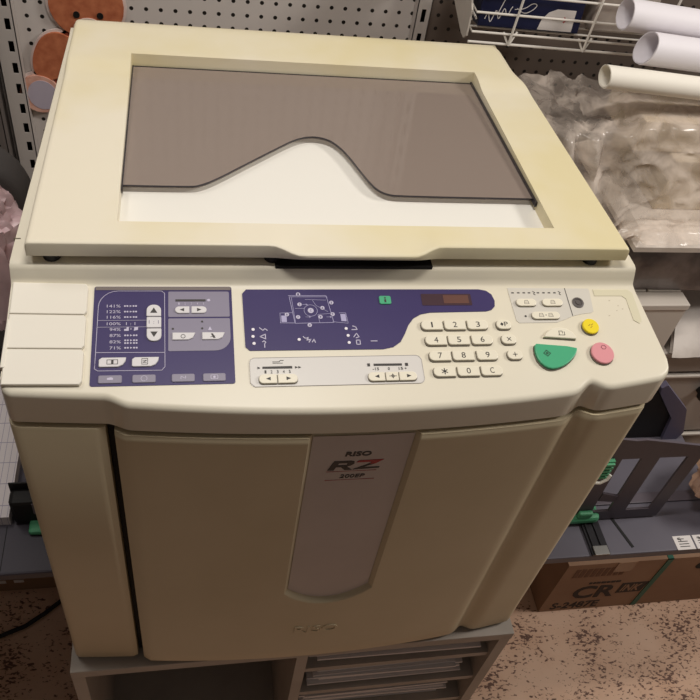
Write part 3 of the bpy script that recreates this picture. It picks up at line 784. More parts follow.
# numeric keypad
rows = [(('1', 386.9), ('2', 410.2), ('3', 433.6), ('P', 460.6), 61.4), (('4', 388.4), ('5', 411.3), ('6', 435), ('x', 462.4), 44.6), (('7', 389.6), ('8', 412.8), ('9', 437), ('+', 465), 27.6), (('*', 391.2), ('0', 414.8), ('C', 438.2), None, 10.8)]
for row in rows:
    t = row[4]
    for i, kk in enumerate(row[:4]):
        if not kk: continue
        s, x = kk; w = 10.6 if i < 3 else 7.6; hh = 5.2
        r = ((4.6, .8, .8, 4.6), (3.2, .8, .8, .8), (3.2, 4.6, 4.6, .8), 4.8)[i]
        key(rrect(x - w - .6, x + w, t - hh - .9, t + hh, r), KEYSHADE, .0010, 'key_shadow_rim', bev=0)
        k = key(rrect(x - w, x + w, t - hh, t + hh, r), KEYC, .0028, 'number_key' if i < 3 else 'function_key', bev=.0007)
        a, b = (t - 2.9) / 1000, (t + 3.1) / 1000
        g = MB()
        if s == 'P':
            g.prism(mm([(x - 4, t), (x - 2.2, t - 2), (x - .4, t), (x - 2.2, t + 2)]), .0024, .00295, M=PM); g.text('P', (x + .2) / 1000, (x + 4) / 1000, (t - 2.4) / 1000, (t + 2.6) / 1000, .0024, .00295, M=PM)
        elif s == 'x': g.stroke(mm([(x - 1.8, t - 1.8), (x + 1.8, t + 1.8)]), .0007, .0024, .00295, M=PM).stroke(mm([(x - 1.8, t + 1.8), (x + 1.8, t - 1.8)]), .0007, .0024, .00295, M=PM)
        elif s == '+': g.stroke(mm([(x - 2.2, t), (x + 2.2, t)]), .0007, .0024, .00295, M=PM).stroke(mm([(x, t - 2.2), (x, t + 2.2)]), .0007, .0024, .00295, M=PM)
        elif s == '*':
            for q in range(3): an = math.radians(90 + q * 60); g.stroke(mm([(x - 3 * math.cos(an), t - 3 * math.sin(an)), (x + 3 * math.cos(an), t + 3 * math.sin(an))]), .0009, .0024, .00295, M=PM)
        else:
            w2 = .75 if s == '1' else 2.0; g.text(s, (x - w2) / 1000, (x + w2) / 1000, a, b, .0024, .00295, M=PM)
        g.build('key_digit', INKC, k)
# grey memory field with pills and dial
gf = pp('memory_field', [(474, 105.5), (562.4, 104.6), (563.4, 102), (561.4, 77), (558.4, 75.2), (546, 73.6), (537, 71.4), (528, 67.6), (518, 64.2), (478, 64), (475.6, 67)], .0005, GREYF)
g = MB(); g.stroke(mm([(536.4, 104.6), (537.2, 72)]), .0006, .0003, .0008, M=PM)
for x in (478.5, 484.6, 490.6, 496.2, 506, 512, 518, 524): g.prism(mm([(x - 1.3, 98.7), (x + 1.3, 98.7), (x + 1.3, 99.9), (x - 1.3, 99.9)]), .0003, .0008, M=PM)
for x in (501.4, 529.4): g.stroke(mm([(x - 1, 101), (x + 1, 99.6), (x - .6, 98), (x + 1, 96.8)]), .0006, .0003, .0008, M=PM)
g.prism(mm(circ(486.4, 71.6, 1.1, 8)), .0003, .0009, M=PM)
g.build('field_print', INKC, gf)
for x0, x1, t in ((479.4, 500.6, 86.9), (507.4, 529.2, 86.9), (492.4, 522.4, 71.6)):
    key(rrect(x0 - .4, x1 + .1, t - 4.8, t + 4.2, 4.4), KEYSHADE, .0010, 'key_shadow_rim', bev=0)
    k = key(rrect(x0, x1, t - 4.2, t + 4.2, 4.2), KEYC, .0027, 'memory_key')
    g = MB(); cx = (x0 + x1) / 2
    for q in ((-.0,) if x1 - x0 < 25 else (-5, 5)):
        g.stroke(mm([(cx + q - 2.4, t - 1.8), (cx + q + 2.4, t - 1.8), (cx + q + 1.6, t + 2), (cx + q - 1.6, t + 2), (cx + q - 2.4, t - 1.8)]), .0004, .0023, .00285, M=PM); g.stroke(mm([(cx + q - 1.6, t), (cx + q + 1.6, t)]), .0004, .0023, .00285, M=PM)
    if x1 - x0 > 25: g.prism(mm(circ(cx, t, .7, 6)), .0023, .00285, M=PM)
    g.build('key_symbol', mat('grey_symbol', (120, 112, 106), .5), k)
k = MB().lathe([(.0062, -.001), (.0062, .0012), (.0045, .0016), (.0036, .0008), (.0026, .0008), (.0024, .0015)], (.5468, .0872, 0), 24, M=PM).build('contrast_dial', mat('grey_dial', (86, 80, 78), .5), dup, smooth=40)
# start, proof, reset and stop buttons
gp = smoothp([(489.0, 38.6), (531.0, 34.4), (529.6, 29), (523.5, 21.5), (513, 14), (501, 10.4), (493.5, 12.4), (487.6, 19), (485.8, 28), (486.8, 36.6), (489.0, 38.6)], 1)[:-1]
pp('key_shadow_rim', [(x + (x - 506) * .022 - .6, t + (t - 26) * .03 - .8) for x, t in gp], .0010, KEYSHADE)
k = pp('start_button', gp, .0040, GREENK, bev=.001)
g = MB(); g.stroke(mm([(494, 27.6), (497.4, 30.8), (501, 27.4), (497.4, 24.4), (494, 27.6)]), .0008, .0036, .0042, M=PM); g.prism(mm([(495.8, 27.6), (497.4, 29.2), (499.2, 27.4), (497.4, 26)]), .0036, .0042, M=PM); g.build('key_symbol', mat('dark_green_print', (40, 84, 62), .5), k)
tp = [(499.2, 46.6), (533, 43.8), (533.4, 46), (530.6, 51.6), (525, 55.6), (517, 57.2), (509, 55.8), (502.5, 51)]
pp('key_shadow_rim', [(x - .5, t - .8) for x, t in tp], .0010, KEYSHADE)
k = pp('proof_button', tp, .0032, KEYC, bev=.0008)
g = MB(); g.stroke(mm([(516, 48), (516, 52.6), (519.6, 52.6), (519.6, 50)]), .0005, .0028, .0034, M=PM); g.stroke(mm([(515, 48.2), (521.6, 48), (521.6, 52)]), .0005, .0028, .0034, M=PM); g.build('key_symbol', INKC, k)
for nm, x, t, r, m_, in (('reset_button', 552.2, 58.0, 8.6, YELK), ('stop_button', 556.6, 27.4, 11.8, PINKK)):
    pp('key_shadow_rim', circ(x - .5, t - .7, r + .35, 28), .0010, KEYSHADE)
    k = MB().lathe([(r / 1000, -.001), (r / 1000, .003), (r / 1000 - .0006, .0036), (r / 1000 - .0016, .0036)], (x / 1000, t / 1000, 0), 32, M=PM).build(nm, m_, dup, smooth=40)
    g = MB()
    if r < 10:
        for q in ((-1.6, 1), (1.4, 1.6), (0, -1.4)): g.stroke(mm([(x + q[0] - 1, t + q[1] - .8), (x + q[0] + 1, t + q[1] + .8)]), .0007, .0032, .0038, M=PM)
        g.build('key_symbol', mat('olive_print', (170, 140, 40), .5), k)
    else:
        g.stroke(mm([(x + 1, t + 4), (x + 3.6, t + 4), (x + 5, t + 6), (x + 3.6, t + 8), (x + 1, t + 8), (x - .4, t + 6), (x + 1, t + 4)]), .0006, .0032, .0038, M=PM).build('key_symbol', mat('dark_pink_print', (150, 86, 94), .5), k)
g = MB()
for x, t in ((588, 78), (591, 84), (578, 72), (583, 90), (595, 80)): g.prism(mm(circ(x, t, random.uniform(.4, 1), 7, .5)), .0, .0002, M=PM)
g.build('scuff_marks', mat('scuff_grey', (192, 182, 160), .7), dup)

# ---- receiving tray on the right side
TZ = .100
g = MB(); g.box(.6225, .972, .043, .31, TZ - .016, TZ, bev=.002); 
rt = g.build('receiving_tray', TRAYC, dup)
MB().box(.72, .970, .125, .143, TZ, TZ + .0035, bev=.001).build('tray_rib', FENCEC, rt)
g = MB(); g.box(.7285, .7565, .0425, .30, TZ, TZ + .004); g.box(.7325, .7345, .0425, .30, TZ + .004, TZ + .006); g.box(.7455, .7475, .0425, .30, TZ + .004, TZ + .006)
gr_ = g.build('guide_rail', RAILC, rt)
MB().box(.7315, .7545, .041, .0555, TZ + .004, TZ + .0068, bev=.0006).build('rail_end_clip', METAL, rt)
MB().box(-.0022, .0022, -.027, .027, 0, .0008, M=Matrix.Translation((.790, .078, TZ)) @ Matrix.Rotation(.3, 4, 'Z')).build('tray_slot', BLACK, rt)
for i in range(2): MB().box(.868 + i * .033, .898 + i * .033, .0385 + .004, .0655, TZ, TZ + .0006).build('white_sticker', PAPER, rt, label='white sticker with black print')
for i in range(2):
    g = MB()
    for q in range(4): g.box(.874 + i * .033, .874 + i * .033 + random.uniform(.009, .018), .0470 + q * .0042, .0483 + q * .0042, TZ + .0004, TZ + .0008)
    g.text('5' if i == 0 else '3', .8745 + i * .033, .8800 + i * .033, .0555, .0625, TZ + .0004, TZ + .0009)
    g.build('sticker_print', INKC, rt)
# paper fences: outlines with real slots, cut as strips
def fence_plate(y, th, cols):
    g = MB()
    for pts in cols: g.prism(pts, -(y + th), -y, axis='y')
    return g
YF = .1003
bz, tz = TZ + .004, .290
x_l, x_r = .668, .8545
topz = lambda x: .3175 - (x - .67) * .205 + (.004 if x > .745 else 0)
cols = [[(x_l, bz), (x_r, bz), (x_r, bz + .0225), (x_l, bz + .0225)]]
cols += [[(x_l, .262), (x_r, .262), (x_r, topz(x_r)), (.800, topz(.80)), (.752, topz(.752)), (.738, topz(.738)), (x_l, topz(x_l))]]
for a, b, sk in ((x_l, .6860, 0), (.7105, .7385, -.006), (.7665, .7935, -.004), (.8335, x_r, 0)):
    cols.append([(a, bz + .0225), (b, bz + .0225), (b + sk, .262), (a + sk, .262)])
g = fence_plate(YF, .0035, cols)
cols2 = [[(.7385, .1560), (.7665, .151), (.7665, .166), (.7385, .176)]]
for pts in cols2: g.prism(pts, -(YF + .0035), -YF, axis='y')
fence = g.build('front_paper_fence', FENCEC, rt)
g = MB(); g.box(.70, .754, .092, .135, TZ + .0045, TZ + .022, bev=.006); g.box(.715, .738, .0925, .1, TZ + .02, TZ + .034, bev=.003)
g.build('green_clamp_knob', GREENP, rt, label='green plastic clamp knob')
g = MB(); gx, gy, gz = .728, .098, .232
for i in range(5): g.box(.700, .7195, .0915, .0995, .228 + i * .0075, .2330 + i * .0075, bev=.001)
g.box(.700, .7195, .0945, .0995, .226, .266)
g.build('green_grip', GREENP, rt, label='green ribbed grip on the paper fence')
g = MB(); g.tube([(.700, .088, .226), (.708, .0865, .2275), (.716, .087, .234), (.719, .089, .242)], .0022, 8); g.build('white_hook', WIREW, rt)
g = MB(); g.prism([(.70, TZ), (.93, TZ), (.921, .158), (.874, .230), (.70, .24)], -.2535, -.250, axis='y')
g.prism([(.876, .243), (.938, .180), (.962, .118), (.957, TZ), (.93, TZ), (.921, .158), (.872, .222), (.868, .236)], -.2545, -.244, axis='y', mi=1)
g.build('rear_paper_fence', [BLACKR, FENCEEDGE], rt)
# ---- feed tray on the left side
ft = MB().box(-.42, -.003, .0745, .40, .083, .1, bev=.003).build('feed_tray', mat('dark_slate_plastic', (66, 62, 72), .5), dup)
g = MB(); g.box(-.0885, -.0875, .08, .145, .1, .1004); g.build('tray_groove', BLACK, ft)
g = MB(); g.box(-.0795, -.012, .146, .1705, .1035, .155, bev=.006); g.box(-.0795, -.012, .168, .1705, .1035, .168, bev=.001)
fw = g.build('side_paper_guide', BLACKR, ft)
MB().box(-.050, -.030, .1452, .1459, .128, .152).build('guide_label', mat('grey_violet_label', (110, 102, 112), .6), ft)
g = MB(); g.box(-.0585, -.030, .128, .150, .1005, .1105, bev=.004); g.build('green_slider', GREENP, ft, label='dull green slider knob')

# ================================================================== LEFT SIDE THINGS
g = MB(); g.box(-.36, -.0835, .148, .395, .1003, .119); rp = g.build('ruled_paper_stack', RULED); tag(rp, 'stack of white ruled paper on the left feed tray', 'paper stack')
lb = thing('cardboard_box', (-.2, .43, FZ), 'low brown cardboard box on the floor under the left feed tray', 'box', 'cardboard boxes on the floor')
MB().box(-.40, -.025, .332, .52, FZ + .0005, FZ + .06).build('carton', mat('dull_cardboard', (138, 108, 82), .8), lb)
for x in (-.2185, -.1860): MB().box(x, x + .018, .3308, .3318, FZ + .033, FZ + .043).build('white_tape_piece', PAPER, lb)
pth = smoothp([(-.55, .05, 0), (-.36, .16, 0), (-.2041, .238, 0), (-.1614, .254, 0), (-.1276, .2775, 0), (-.0985, .302, 0), (-.03, .33, 0), (.0, .345, 0)][::1], 0)
g = MB(); g.tube([(x, y, FZ + .0046) for x, y, _ in pth], .0044, 8); cb = g.build('power_cable', CABLE, smooth=60); tag(cb, 'black power cable lying on the floor left of the stand', 'cable')

# dark office chair behind the left side
ch = thing('office_chair', (-.28, .56, FZ), 'charcoal chair back rising behind the left edge of the copier', 'chair')
g = MB(); g.prism(smoothp([(-.47, .18), (-.465, .38), (-.42, .445), (-.3, .468), (-.16, .455), (-.095, .43), (-.066, .39), (-.056, .31), (-.066, .18), (-.1, .13), (-.4, .13), (-.47, .18)], 2)[:-1], -.55, -.50, axis='y', bev=.012); g.build('backrest', CHAIRB, ch, smooth=50)
MB().box(-.29, -.25, .552, .572, -.02, .3).build('back_support', BLACKR, ch)
MB().box(-.46, -.07, .56, .88, -.07, -.01, bev=.015).build('seat', CHAIRB, ch)
g = MB(); g.lathe([(.025, 0), (.025, .33)], (-.27, .76, FZ + .05), 14); g.build('post', BLACKR, ch)
for q in range(5):
    a = q * 2 * math.pi / 5 + .3; g = MB(); ex, ey = -.27 + .125 * math.cos(a), .745 + .125 * math.sin(a)
    g.tube([(-.27, .76, FZ + .075), (ex, ey, FZ + .055)], .015, 8); g.lathe([(.02, 0), (.02, .045)], (ex, ey, FZ + .0005), 12); g.build('leg', BLACKR, ch)

def crumple_blob(name, c, r, m, label, cat, amp=.25, sc_=6, seed=0, n=40, flat=0.0, group=None):
    g = MB(); P = []
    for i in range(n + 1):
        th = math.pi * i / n; row = []
        for j in range(2 * n + 1):
            ph = 2 * math.pi * (j % (2 * n)) / (2 * n)
            d = Vector((math.sin(th) * math.cos(ph), math.sin(th) * math.sin(ph), math.cos(th)))
            q = noise.fractal(d * sc_ * .35 + Vector((seed, 0, 0)), 1, 2, 3) * amp + abs(noise.noise(d * sc_ + Vector((0, seed, 0)))) * -amp * .9
            k = 1 + q
            sg = lambda v: math.copysign(abs(v) ** .7, v)
            p = Vector((c[0] + r[0] * sg(d.x) * k, c[1] + r[1] * sg(d.y) * k, max(c[2] - r[2] * (1 - flat), c[2] + r[2] * sg(d.z) * k)))
            row.append(p)
        P.append(row)
    g.grid(P); o = g.build(name, m, smooth=38); tag(o, label, cat, group); return o
# pink plastic bag hung in front of the chair back, held by its loop over the backrest
pb = thing('plastic_bag', (-.16, .45, .15), 'clear plastic bag with pink contents hanging on the charcoal chair back', 'bag')
tmp = crumple_blob('bag_film', (-.158, .452, .305), (.100, .042, .130), FILMPINK, '', '', .2, 7, 3)
tmp2 = crumple_blob('pink_contents', (-.160, .455, .275), (.07, .028, .075), mat('pink_fabric', (206, 132, 138), .7, (222, 200, 206), 14), '', '', .25, 8, 5)
for o in (tmp, tmp2):
    for k_ in ('label', 'category'): del o[k_]
    o.parent = pb; o.location = WLOC[o] - WLOC[pb]
g = MB(); g.tube([(-.21, .455, .40), (-.2, .47, .44), (-.19, .495, .470), (-.185, .54, .474), (-.18, .556, .43)], .004, 8); g.build('bag_loop', FILMPINK, pb)

# ================================================================== RIGHT SIDE THINGS
# carton of ink under the receiving tray
cr = thing('ink_carton', (1.06, .36, FZ), 'brown ink carton with a green strap on the floor under the receiving tray', 'box', 'cardboard boxes on the floor')
MB().box(.872, 1.30, .199, .465, FZ + .0005, -.247).build('carton', CARD, cr)
DK = mat('dark_carton_print', (48, 36, 30), .7)
Fy = lambda h: -.199 + h
g = MB()
g.text('CR', .924, 1.020, -.397, -.342, Fy(-.0003), Fy(.0006), axis='y', bold=.03); g.build('large_lettering', DK, cr)
g = MB(); g.prism([(1.0235, -.384), (1.0800, -.384), (1.0855, -.3405), (1.0245, -.3405)], Fy(-.0003), Fy(.0005), axis='y'); k = g.build('word_block', DK, cr)
MB().text('INK', 1.030, 1.0725, -.377, -.348, Fy(.0004), Fy(.0009), axis='y', bold=.02, shear=.15).build('word_lettering', CARD, k)
g = MB(); g.text('S-2487E', .894, 1.001, -.441, -.412, Fy(-.0003), Fy(.0006), axis='y', bold=.02); g.build('code_lettering', DK, cr)
g = MB(); x = .945
while x < 1.015: w = random.uniform(.005, .01); g.box(x, x + w, .1983, .1992, -.333, -.326); x += w + .002
g.build('small_lettering', DK, cr)
g = MB(); x = .896
for ch_ in range(9):
    g.prism([(x, -.300), (x + .009, -.300), (x + .0095, -.265), (x + .0005, -.265)], Fy(-.0003), Fy(.0005), axis='y'); x += .0125
g.build('outline_lettering', mat('faded_carton_print', (112, 80, 60), .8), cr)
g = MB(); g.box(1.085, 1.097, .1975, .199, FZ + .001, -.2455); g.box(1.085, 1.097, .1975, .465, -.247, -.2455); g.build('packing_strap', STRAPG, cr)
MB().box(.978, 1.018, .1978, .199, -.285, -.247).build('tape_end', TAPEC, cr)
g = MB(); g.prism(rrect(1.165, 1.225, -.298, -.272, .012), Fy(-.0003), Fy(.0008), axis='y'); g.build('hand_hole', BLACK, cr)

# grey drawer cabinet with things stacked on it
cab = thing('drawer_cabinet', (1.35, .70, FZ), 'warm grey steel drawer cabinet behind the receiving tray', 'cabinet')
CX0, CX1, CY = 1.00, 1.85, .50
MB().box(CX0, CX1, CY + .012, .93, FZ, .020).build('carcass', GREYSTEEL, cab)
MB().box(CX0 - .002, CX1 + .002, CY - .004, .93, .020, .035, bev=.003).build('cabinet_top', GREYSTEEL, cab)
for z0, z1 in ((-.027, .017), (-.232, -.034), (-.437, -.239)):
    dr = MB().box(CX0 + .004, CX1 - .004, CY, CY + .012, z0, z1, bev=.002).build('drawer', GREYSTEEL, cab)
    if z1 < 0:
        MB().box(CX0 + .004, CX1 - .004, CY - .006, CY, z1 - .006, z1, bev=.001).build('drawer_lip', WHITEBOX, dr)
        g = MB(); g.lathe([(.012, 0), (.012, .008), (.017, .014), (.017, .02), (.012, .024)], (0, 0, 0), 20, M=Matrix.Translation((1.222, CY, z1 - .05)) @ Matrix.Rotation(math.pi / 2, 4, 'X')); g.build('knob', BLACKR, dr, smooth=40)

wbx = thing('storage_box', (.98, .59, .035), 'pale grey lidded box on the grey cabinet under the silvery bag', 'box')
MB().box(.86, 1.071, .50, .68, .0355, .152, bev=.001).build('box_body', WHITEBOX, wbx)
g = MB(); g.box(.858, 1.073, .498, .535, .152, .166, bev=.002); g.build('front_rim', WHITEBOX, wbx)
for a, b in ((.858, 1.0), (1.0035, 1.073)): MB().box(a, b, .5385, .68, .152, .165, bev=.002).build('lid_leaf', WHITEBOX, wbx)

def bag_slab(name, x0, x1, y0, y1, z0, z1, m, label, amp, s_, seed):
    n = 46; g = MB(); top = []; bot = []
    for i in range(n + 1):
        rt_, rb = [], []
        for j in range(n + 1):
            u, v = i / n, j / n
            ex = min(u, 1 - u, v, 1 - v); k = min(1, ex / .16); k = math.sqrt(max(0, 1 - (1 - k) ** 2))
            x = x0 + (x1 - x0) * u; y = y0 + (y1 - y0) * v
            c = (z0 + z1) / 2; hh = (z1 - z0) / 2 * k
            q = amp * (fbm((x, y, seed), s_) + .6 * abs(noise.noise(Vector((x, y, seed)) * s_ * 2)))
            zb = z0 + (c - z0) * .6 * (1 - k)
            wob = .012 * noise.noise(Vector((x * 9, y * 9, seed + 4))) * (1 - k)
            rt_.append(Vector((x + wob, y + wob, min(z1, c * (1 - k) * .0 + z0 + (z1 - z0) * k * .92 + q * k + .004 * (1 - k))))); rb.append(Vector((x + wob, y + wob, z0 + .0005)))
        top.append(rt_); bot.append(rb)
    g.grid(top, flip=True); g.grid(bot)
    for a, b in ((top[0], bot[0]), (top[-1], bot[-1]), ([r[0] for r in top], [r[0] for r in bot]), ([r[-1] for r in top], [r[-1] for r in bot])): g.grid([a, b])
    o = g.build(name, m, smooth=50); return tag(o, label, 'bag')
bag_slab('foil_bag', .845, 1.3, .540, .80, .1662, .298, SILVER, 'crumpled silvery dark plastic bag between the pale box and the grey slab', .016, 14, 2)
# leaning clear packet on the cabinet top
g = MB(); P = []
for i in range(19):
    row = []
    for j in range(19):
        u, v = i / 18, j / 18
        row.append(Vector((1.088 + .30 * u + .06 * v * (1 - u) , .484 + .20 * v + .006 * noise.noise(Vector((u * 5, v * 5, 1))), .0358 + .125 * (v ** .8) * (.75 + .25 * u) + (.010 * noise.noise(Vector((u * 6, v * 6, 9))) if 0 < v else 0) * v)))
    P.append(row)
g.grid(P); g.grid([[Vector((p.x, p.y + .012, max(.0358, p.z - .002))) for p in r] for r in P], flip=True)
pk = g.build('paper_packet', mat('white_packet_film', (206, 196, 188), .5, (160, 148, 140), 10), smooth=60); tag(pk, 'white plastic packet leaning on the cabinet right of the pale box', 'packet')

# grey slab (flat machine) on the bag
sl = thing('flat_scanner', (1.12, .65, .298), 'light grey flat slab lying on the silvery bag under the clear sheet', 'slab')
bm_ = [(.893, .488), (1.36, .488), (1.36, .80), (.893, .80)]; tp_ = [(.910, .512), (1.345, .512), (1.345, .79), (.910, .79)]
g = MB(); vs = [Vector((x, y, .304)) for x, y in bm_] + [Vector((x, y, .3165)) for x, y in tp_]
vs = [Vector((x, y, .302)) for x, y in bm_] + [Vector((x, y, .312)) for x, y in bm_] + [Vector((x, y, .326)) for x, y in tp_]
g.add(vs, [(3, 2, 1, 0)] + [(k * 4 + i, k * 4 + (i + 1) % 4, k * 4 + 4 + (i + 1) % 4, k * 4 + 4 + i) for k in range(2) for i in range(4)] + [(8, 9, 10, 11)])
g.build('upper_cover', SLABC, sl); MB().box(.897, 1.356, .492, .796, .2985, .302).build('lower_tray', GREYSTEEL, sl)

# cartons under the clear sheet
c1 = MB().box(.955, 1.34, .575, .78, .3265, .425, bev=.002).build('parcel_carton'.replace('parcel_', 'beige_'), CARDL); tag(c1, 'lower beige carton under the clear plastic sheet', 'box', 'beige cartons under plastic')
c2 = MB().box(.885, 1.34, .60, .735, .4255, .482, bev=.002).build('beige_carton', CARDL); tag(c2, 'upper beige carton under the clear plastic sheet, below the paper rolls', 'box', 'beige cartons under plastic')

# clear crinkled plastic draped over them
n1, n2 = 90, 80; g = MB(); P = []
for i in range(n1 + 1):
    u = i / n1; row = []
    for j in range(n2 + 1):
        v = j / n2
        x = .70 + .68 * u
        # path over v: back/top edge, over the top, down the front, onto the slab
        L = v * .46
        if L < .13: y, z = .725 - L, .488
        elif L < .16: a = (L - .13) / .03 * math.pi / 2; y, z = .595 - .02 * math.sin(a), .468 + .02 * math.cos(a)
        elif L < .33: k = (L - .16) / .17; y, z = .575 - .045 * k, .468 - .125 * k
        else: k = (L - .33) / .13; y, z = .53 - .055 * k, .343 - .012 * k
        edge = sst(.905, .80, x)                       # hanging corner at the left
        z -= edge * (.02 + .05 * v); y += edge * (.04 * (1 - v)) + edge * .016 * math.sin(x * 130 + 3 * noise.noise(Vector((x * 8, v * 3, 0))))
        q = fbm((x * 1.3, L * 1.0, 3.3), 8) * .009 + abs(noise.noise(Vector((x * 1.3 + L, L - .6 * x, 7)) * 24)) * -.016 + abs(noise.noise(Vector((x - L, L + x, 2)) * 46)) * -.008
        if v < .3: z = max(z + q * .3, .4845) if x > .88 else z + q
        else: y -= max(q + .012, .002) if L < .33 else 0
        if L >= .33: z += max(-.004, q * .6) if x > .9 else q
        if x < .89: y = max(y, .50)
        row.append(Vector((x, y, z)))
    P.append(row)
g.grid(P); cs = g.build('clear_plastic_sheet', FILM, smooth=70); tag(cs, 'crinkled clear plastic sheet draped over beige cartons below the paper rolls', 'plastic sheet')

# rolls of paper
def roll(c, r, L, dx, m, label, slant=0.0, sq=1.0):
    M = Matrix.Translation(c) @ Vector((1, 0, 0)).rotation_difference(Vector(dx).normalized()).to_matrix().to_4x4()
    g = MB(); n = 40; turns = 2.3; P0 = []; 
    N = int(n * turns)
    ring = lambda k, off, x: Vector((x, (r - .0011 * (1 - k / N) * 2.2 + off) * math.cos(2 * math.pi * k / n + 2.4), sq * (r - .0011 * (1 - k / N) * 2.2 + off) * math.sin(2 * math.pi * k / n + 2.4)))
    A = [[M @ ring(k, 0, x0 + (.002 * math.sin(k * .16) + slant * math.sin(2 * math.pi * k / n + 2.4) if x0 == 0 else 0)) for k in range(N + 1)] for x0 in (0, L)]
    B = [[M @ ring(k, -.0005, x0 + (.002 * math.sin(k * .16) + slant * math.sin(2 * math.pi * k / n + 2.4) if x0 == 0 else 0)) for k in range(N + 1)] for x0 in (0, L)]
    g.grid(A); g.grid(B, flip=True); g.grid([A[0], B[0]], flip=True); g.grid([A[1], B[1]]); g.grid([[A[0][-1], B[0][-1]], [A[1][-1], B[1][-1]]]); 
    o = g.build('paper_roll', m, smooth=40); return tag(o, label, 'paper roll', 'paper rolls')
roll((.790, .612, .5485), .0180, .62, (1, .02, -.075), PAPER2, 'thin off-white paper roll, lowest of the three')
roll((.862, .650, .5795), .0255, .62, (1, .02, -.075), PAPERV, 'white paper roll in the middle, resting on the thin off-white roll', slant=.008)
roll((.838, .705, .6065), .0245, .62, (1, .0, -.075), PAPERV, 'white paper roll at the back against the wire basket, topmost of three', slant=.002)

# plastic bag on the receiving tray
crumple_blob('clear_bag', (.990, .125, TZ + .0605), (.072, .05, .06), mat_film('brownish_clear_plastic', (214, 176, 152), .5, .85), 'crumpled brownish clear bag lying on the right end of the receiving tray', 'bag', .2, 6, 11, flat=.0)

# wire basket hanging on the pegboard
bk = thing('wire_basket', (.85, .84, .52), 'white wire basket hanging on the pegboard, holding packages', 'basket')
BX0, BX1, BY0, BY1 = .612, 1.25, .75, .925
ZB = .525
g = MB()
for z in (.5415, .5735, .6045, .632): g.tube([(BX0, BY1, z + .004), (BX0, BY0, z), (BX1, BY0, z - .012), (BX1, BY1, z)], .0021, 8)
g.tube([(BX0 - .003, BY0, .5245), (BX1, BY0, .5125)], .0023, 8)
g.build('horizontal_wire', WIREW, bk, label='horizontal wires')
for x in (.6785, .812, .945, 1.08, 1.2):
    dz = (x - BX0) * -.019
    g = MB(); g.tube([(x + .006, BY0 - .003, .64 + dz), (x, BY0 - .003, .524 + dz), (x - .012, BY0 + .002, .5435 + dz)], .0021, 8); g.tube([(x, BY0 - .003, .524 + dz), (x + .012, BY0 + .004, .545 + dz)], .0019, 8); g.build('upright_wire', WIREW, bk)
for y in (.775, .80, .825, .85, .875, .90):
    g = MB(); g.tube([(BX0, y, .5395), (BX1, y, .5275)], .0017, 6); g.build('floor_wire', WIREW, bk)
g = MB()
for z in (.5605, .592): g.tube([(BX0 + .006, BY1, z + .004), (BX0 + .004, BY0 + .006, z)], .0017, 6)
g.build('side_wire', WIREW, bk)
br = [(BY0 + .004, .5745), (BY0 + .001, .5335), (BY0 + .012, .5240), (BY0 + .030, .5255), (.93, .575), (.93, .66), (.90, .67), (.85, .66)]
g = MB(); g.prism([(y, z) for y, z in br], 0, .003, M=Matrix.Translation((BX0 - .008, 0, 0)) @ Matrix(((0, 0, 1, 0), (1, 0, 0, 0), (0, 1, 0, 0), (0, 0, 0, 1)))); g.build('end_bracket', mat('grey_white_steel', (186, 178, 168), .5), bk)
# packages in the basket
nb = thing('navy_package', (.72, .80, .543), 'navy blue package with white script and grey emblem in the basket', 'package')
TM = Matrix.Translation((.626, .770, .5425)) @ Matrix.Rotation(math.radians(-9), 4, 'X') @ Matrix.Rotation(.015, 4, 'Y')
MB().box(0, .178, .0, .075, .0, .058, M=TM, bev=.001).build('package_box', NAVY, nb)
FT = TM @ Matrix.Rotation(math.pi / 2, 4, 'X')
g = MB()
pts = [(.010 + .0016 * i, .012 + .0085 * math.sin(i * .75) * (1 - i * .012) + i * .0006) for i in range(28)]
g.stroke(pts, .0012, .0, .0006, M=FT); g.stroke([(.03, .02), (.040, .05)], .0012, 0, .0006, M=FT); g.stroke(smoothp([(.062, .032), (.075, .024), (.088, .030), (.096, .040), (.086, .042), (.075, .032), (.058, .030)], 2), .0011, 0, .0006, M=FT)
g.build('script_lettering', PAPER, nb)
g = MB(); g.prism([(.104, .002), (.108, .018), (.118, .030), (.132, .036), (.165, .036), (.165, .002)], 0, .0008, M=FT); em = g.build('grey_emblem', mat('grey_white_print', (205, 198, 194), .6), nb)
MB().prism([(.126, .0188), (.145, .0188), (.145, .0222), (.126, .0222)], .0006, .0012, M=FT).build('emblem_bar', INKC, nb)
g = MB(); g.stroke([(.147, .024), (.1505, .020), (.147, .0165)], .0022, .0006, .0012, M=FT); g.build('red_mark', REDC, nb)
rb_ = MB().box(.724, .812, .775, .835, .6035, .625, M=None, bev=.001).build('red_package', REDB); tag(rb_, 'pale red package on top of the navy package in the basket', 'package')
g = MB(); g.box(.826, .935, .775, .85, .5425, .640, bev=.004); gb = g.build('wrapped_package', mat('grey_film_wrap', (158, 146, 138), .3, (186, 176, 168), 14)); tag(gb, 'grey film-wrapped package right of the navy package in the basket', 'package')
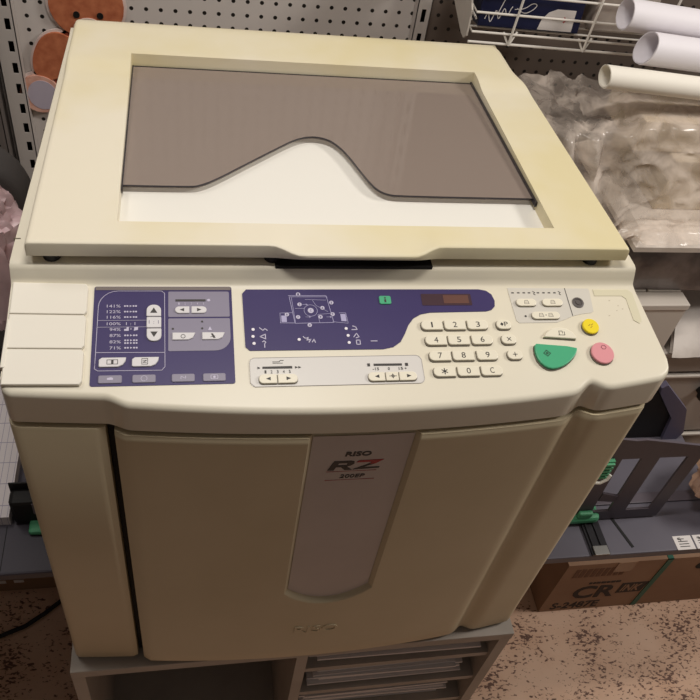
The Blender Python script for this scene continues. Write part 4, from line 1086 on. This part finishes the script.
wg = thing('white_green_package', (.885, .81, .6405), 'white and green package lying on the grey wrapped package', 'package')
MB().box(.836, .965, .770, .84, .6405, .662, bev=.001).build('carton', PAPER, wg); MB().box(.87, .93, .7692, .770, .648, .656).build('green_band', GREENB, wg)

# ================================================================== LIGHT, CAMERA
def area(name, loc, target, size, power, col):
    l = bpy.data.lights.new(name, 'AREA'); l.shape = 'RECTANGLE'; l.size, l.size_y = size; l.energy = power; l.color = col
    o = bpy.data.objects.new(name, l); COL.objects.link(o); o.location = loc
    o.rotation_euler = (Vector(target) - Vector(loc)).to_track_quat('-Z', 'Y').to_euler(); return o
area('unseen_lamp', (.28, .05, 1.95), (.28, .06, .4), (.5, .10), 11.8, (1.0, .95, .885))
area('unseen_lamp', (2.0, .06, 1.6), (.6, .1, .3), (.4, .3), 19, (1.0, .95, .885))  # added lamp out of view, brightens the floor on the right
area('unseen_lamp', (-.45, .50, 1.70), (.1, .4, .4), (.4, .22), 3.5, (1.0, .95, .885))  # weak added lamp out of view, lifts the bear and the left bag
w = bpy.data.worlds.new('room_light'); sc.world = w; w.use_nodes = True
bg = w.node_tree.nodes['Background']; bg.inputs['Color'].default_value = (1.0, .88, .79, 1); bg.inputs['Strength'].default_value = .104

cam = bpy.data.cameras.new('camera'); co = bpy.data.objects.new('camera', cam); COL.objects.link(co)
cam.sensor_width = 36; cam.lens = 798.1246473336998 / 700 * 36; cam.clip_start = .02
r_, d_, f_ = Vector((.9807791531988279, -.142445260669116, .13334766725930164)), Vector((-.014663687830324179, -.7352859576563735, -.6775983594523856)), Vector((.19456934216315952, .6626189766270336, -.7232419117445683))
co.matrix_world = Matrix(((r_.x, -d_.x, -f_.x, .15909832), (r_.y, -d_.y, -f_.y, -.45804635), (r_.z, -d_.z, -f_.z, 1.10039259), (0, 0, 0, 1)))
sc.camera = co
vs_ = sc.view_settings
vs_.view_transform = 'Standard'; vs_.look = 'None'; vs_.gamma = 1; vs_.use_curve_mapping = False; vs_.exposure = 0.0
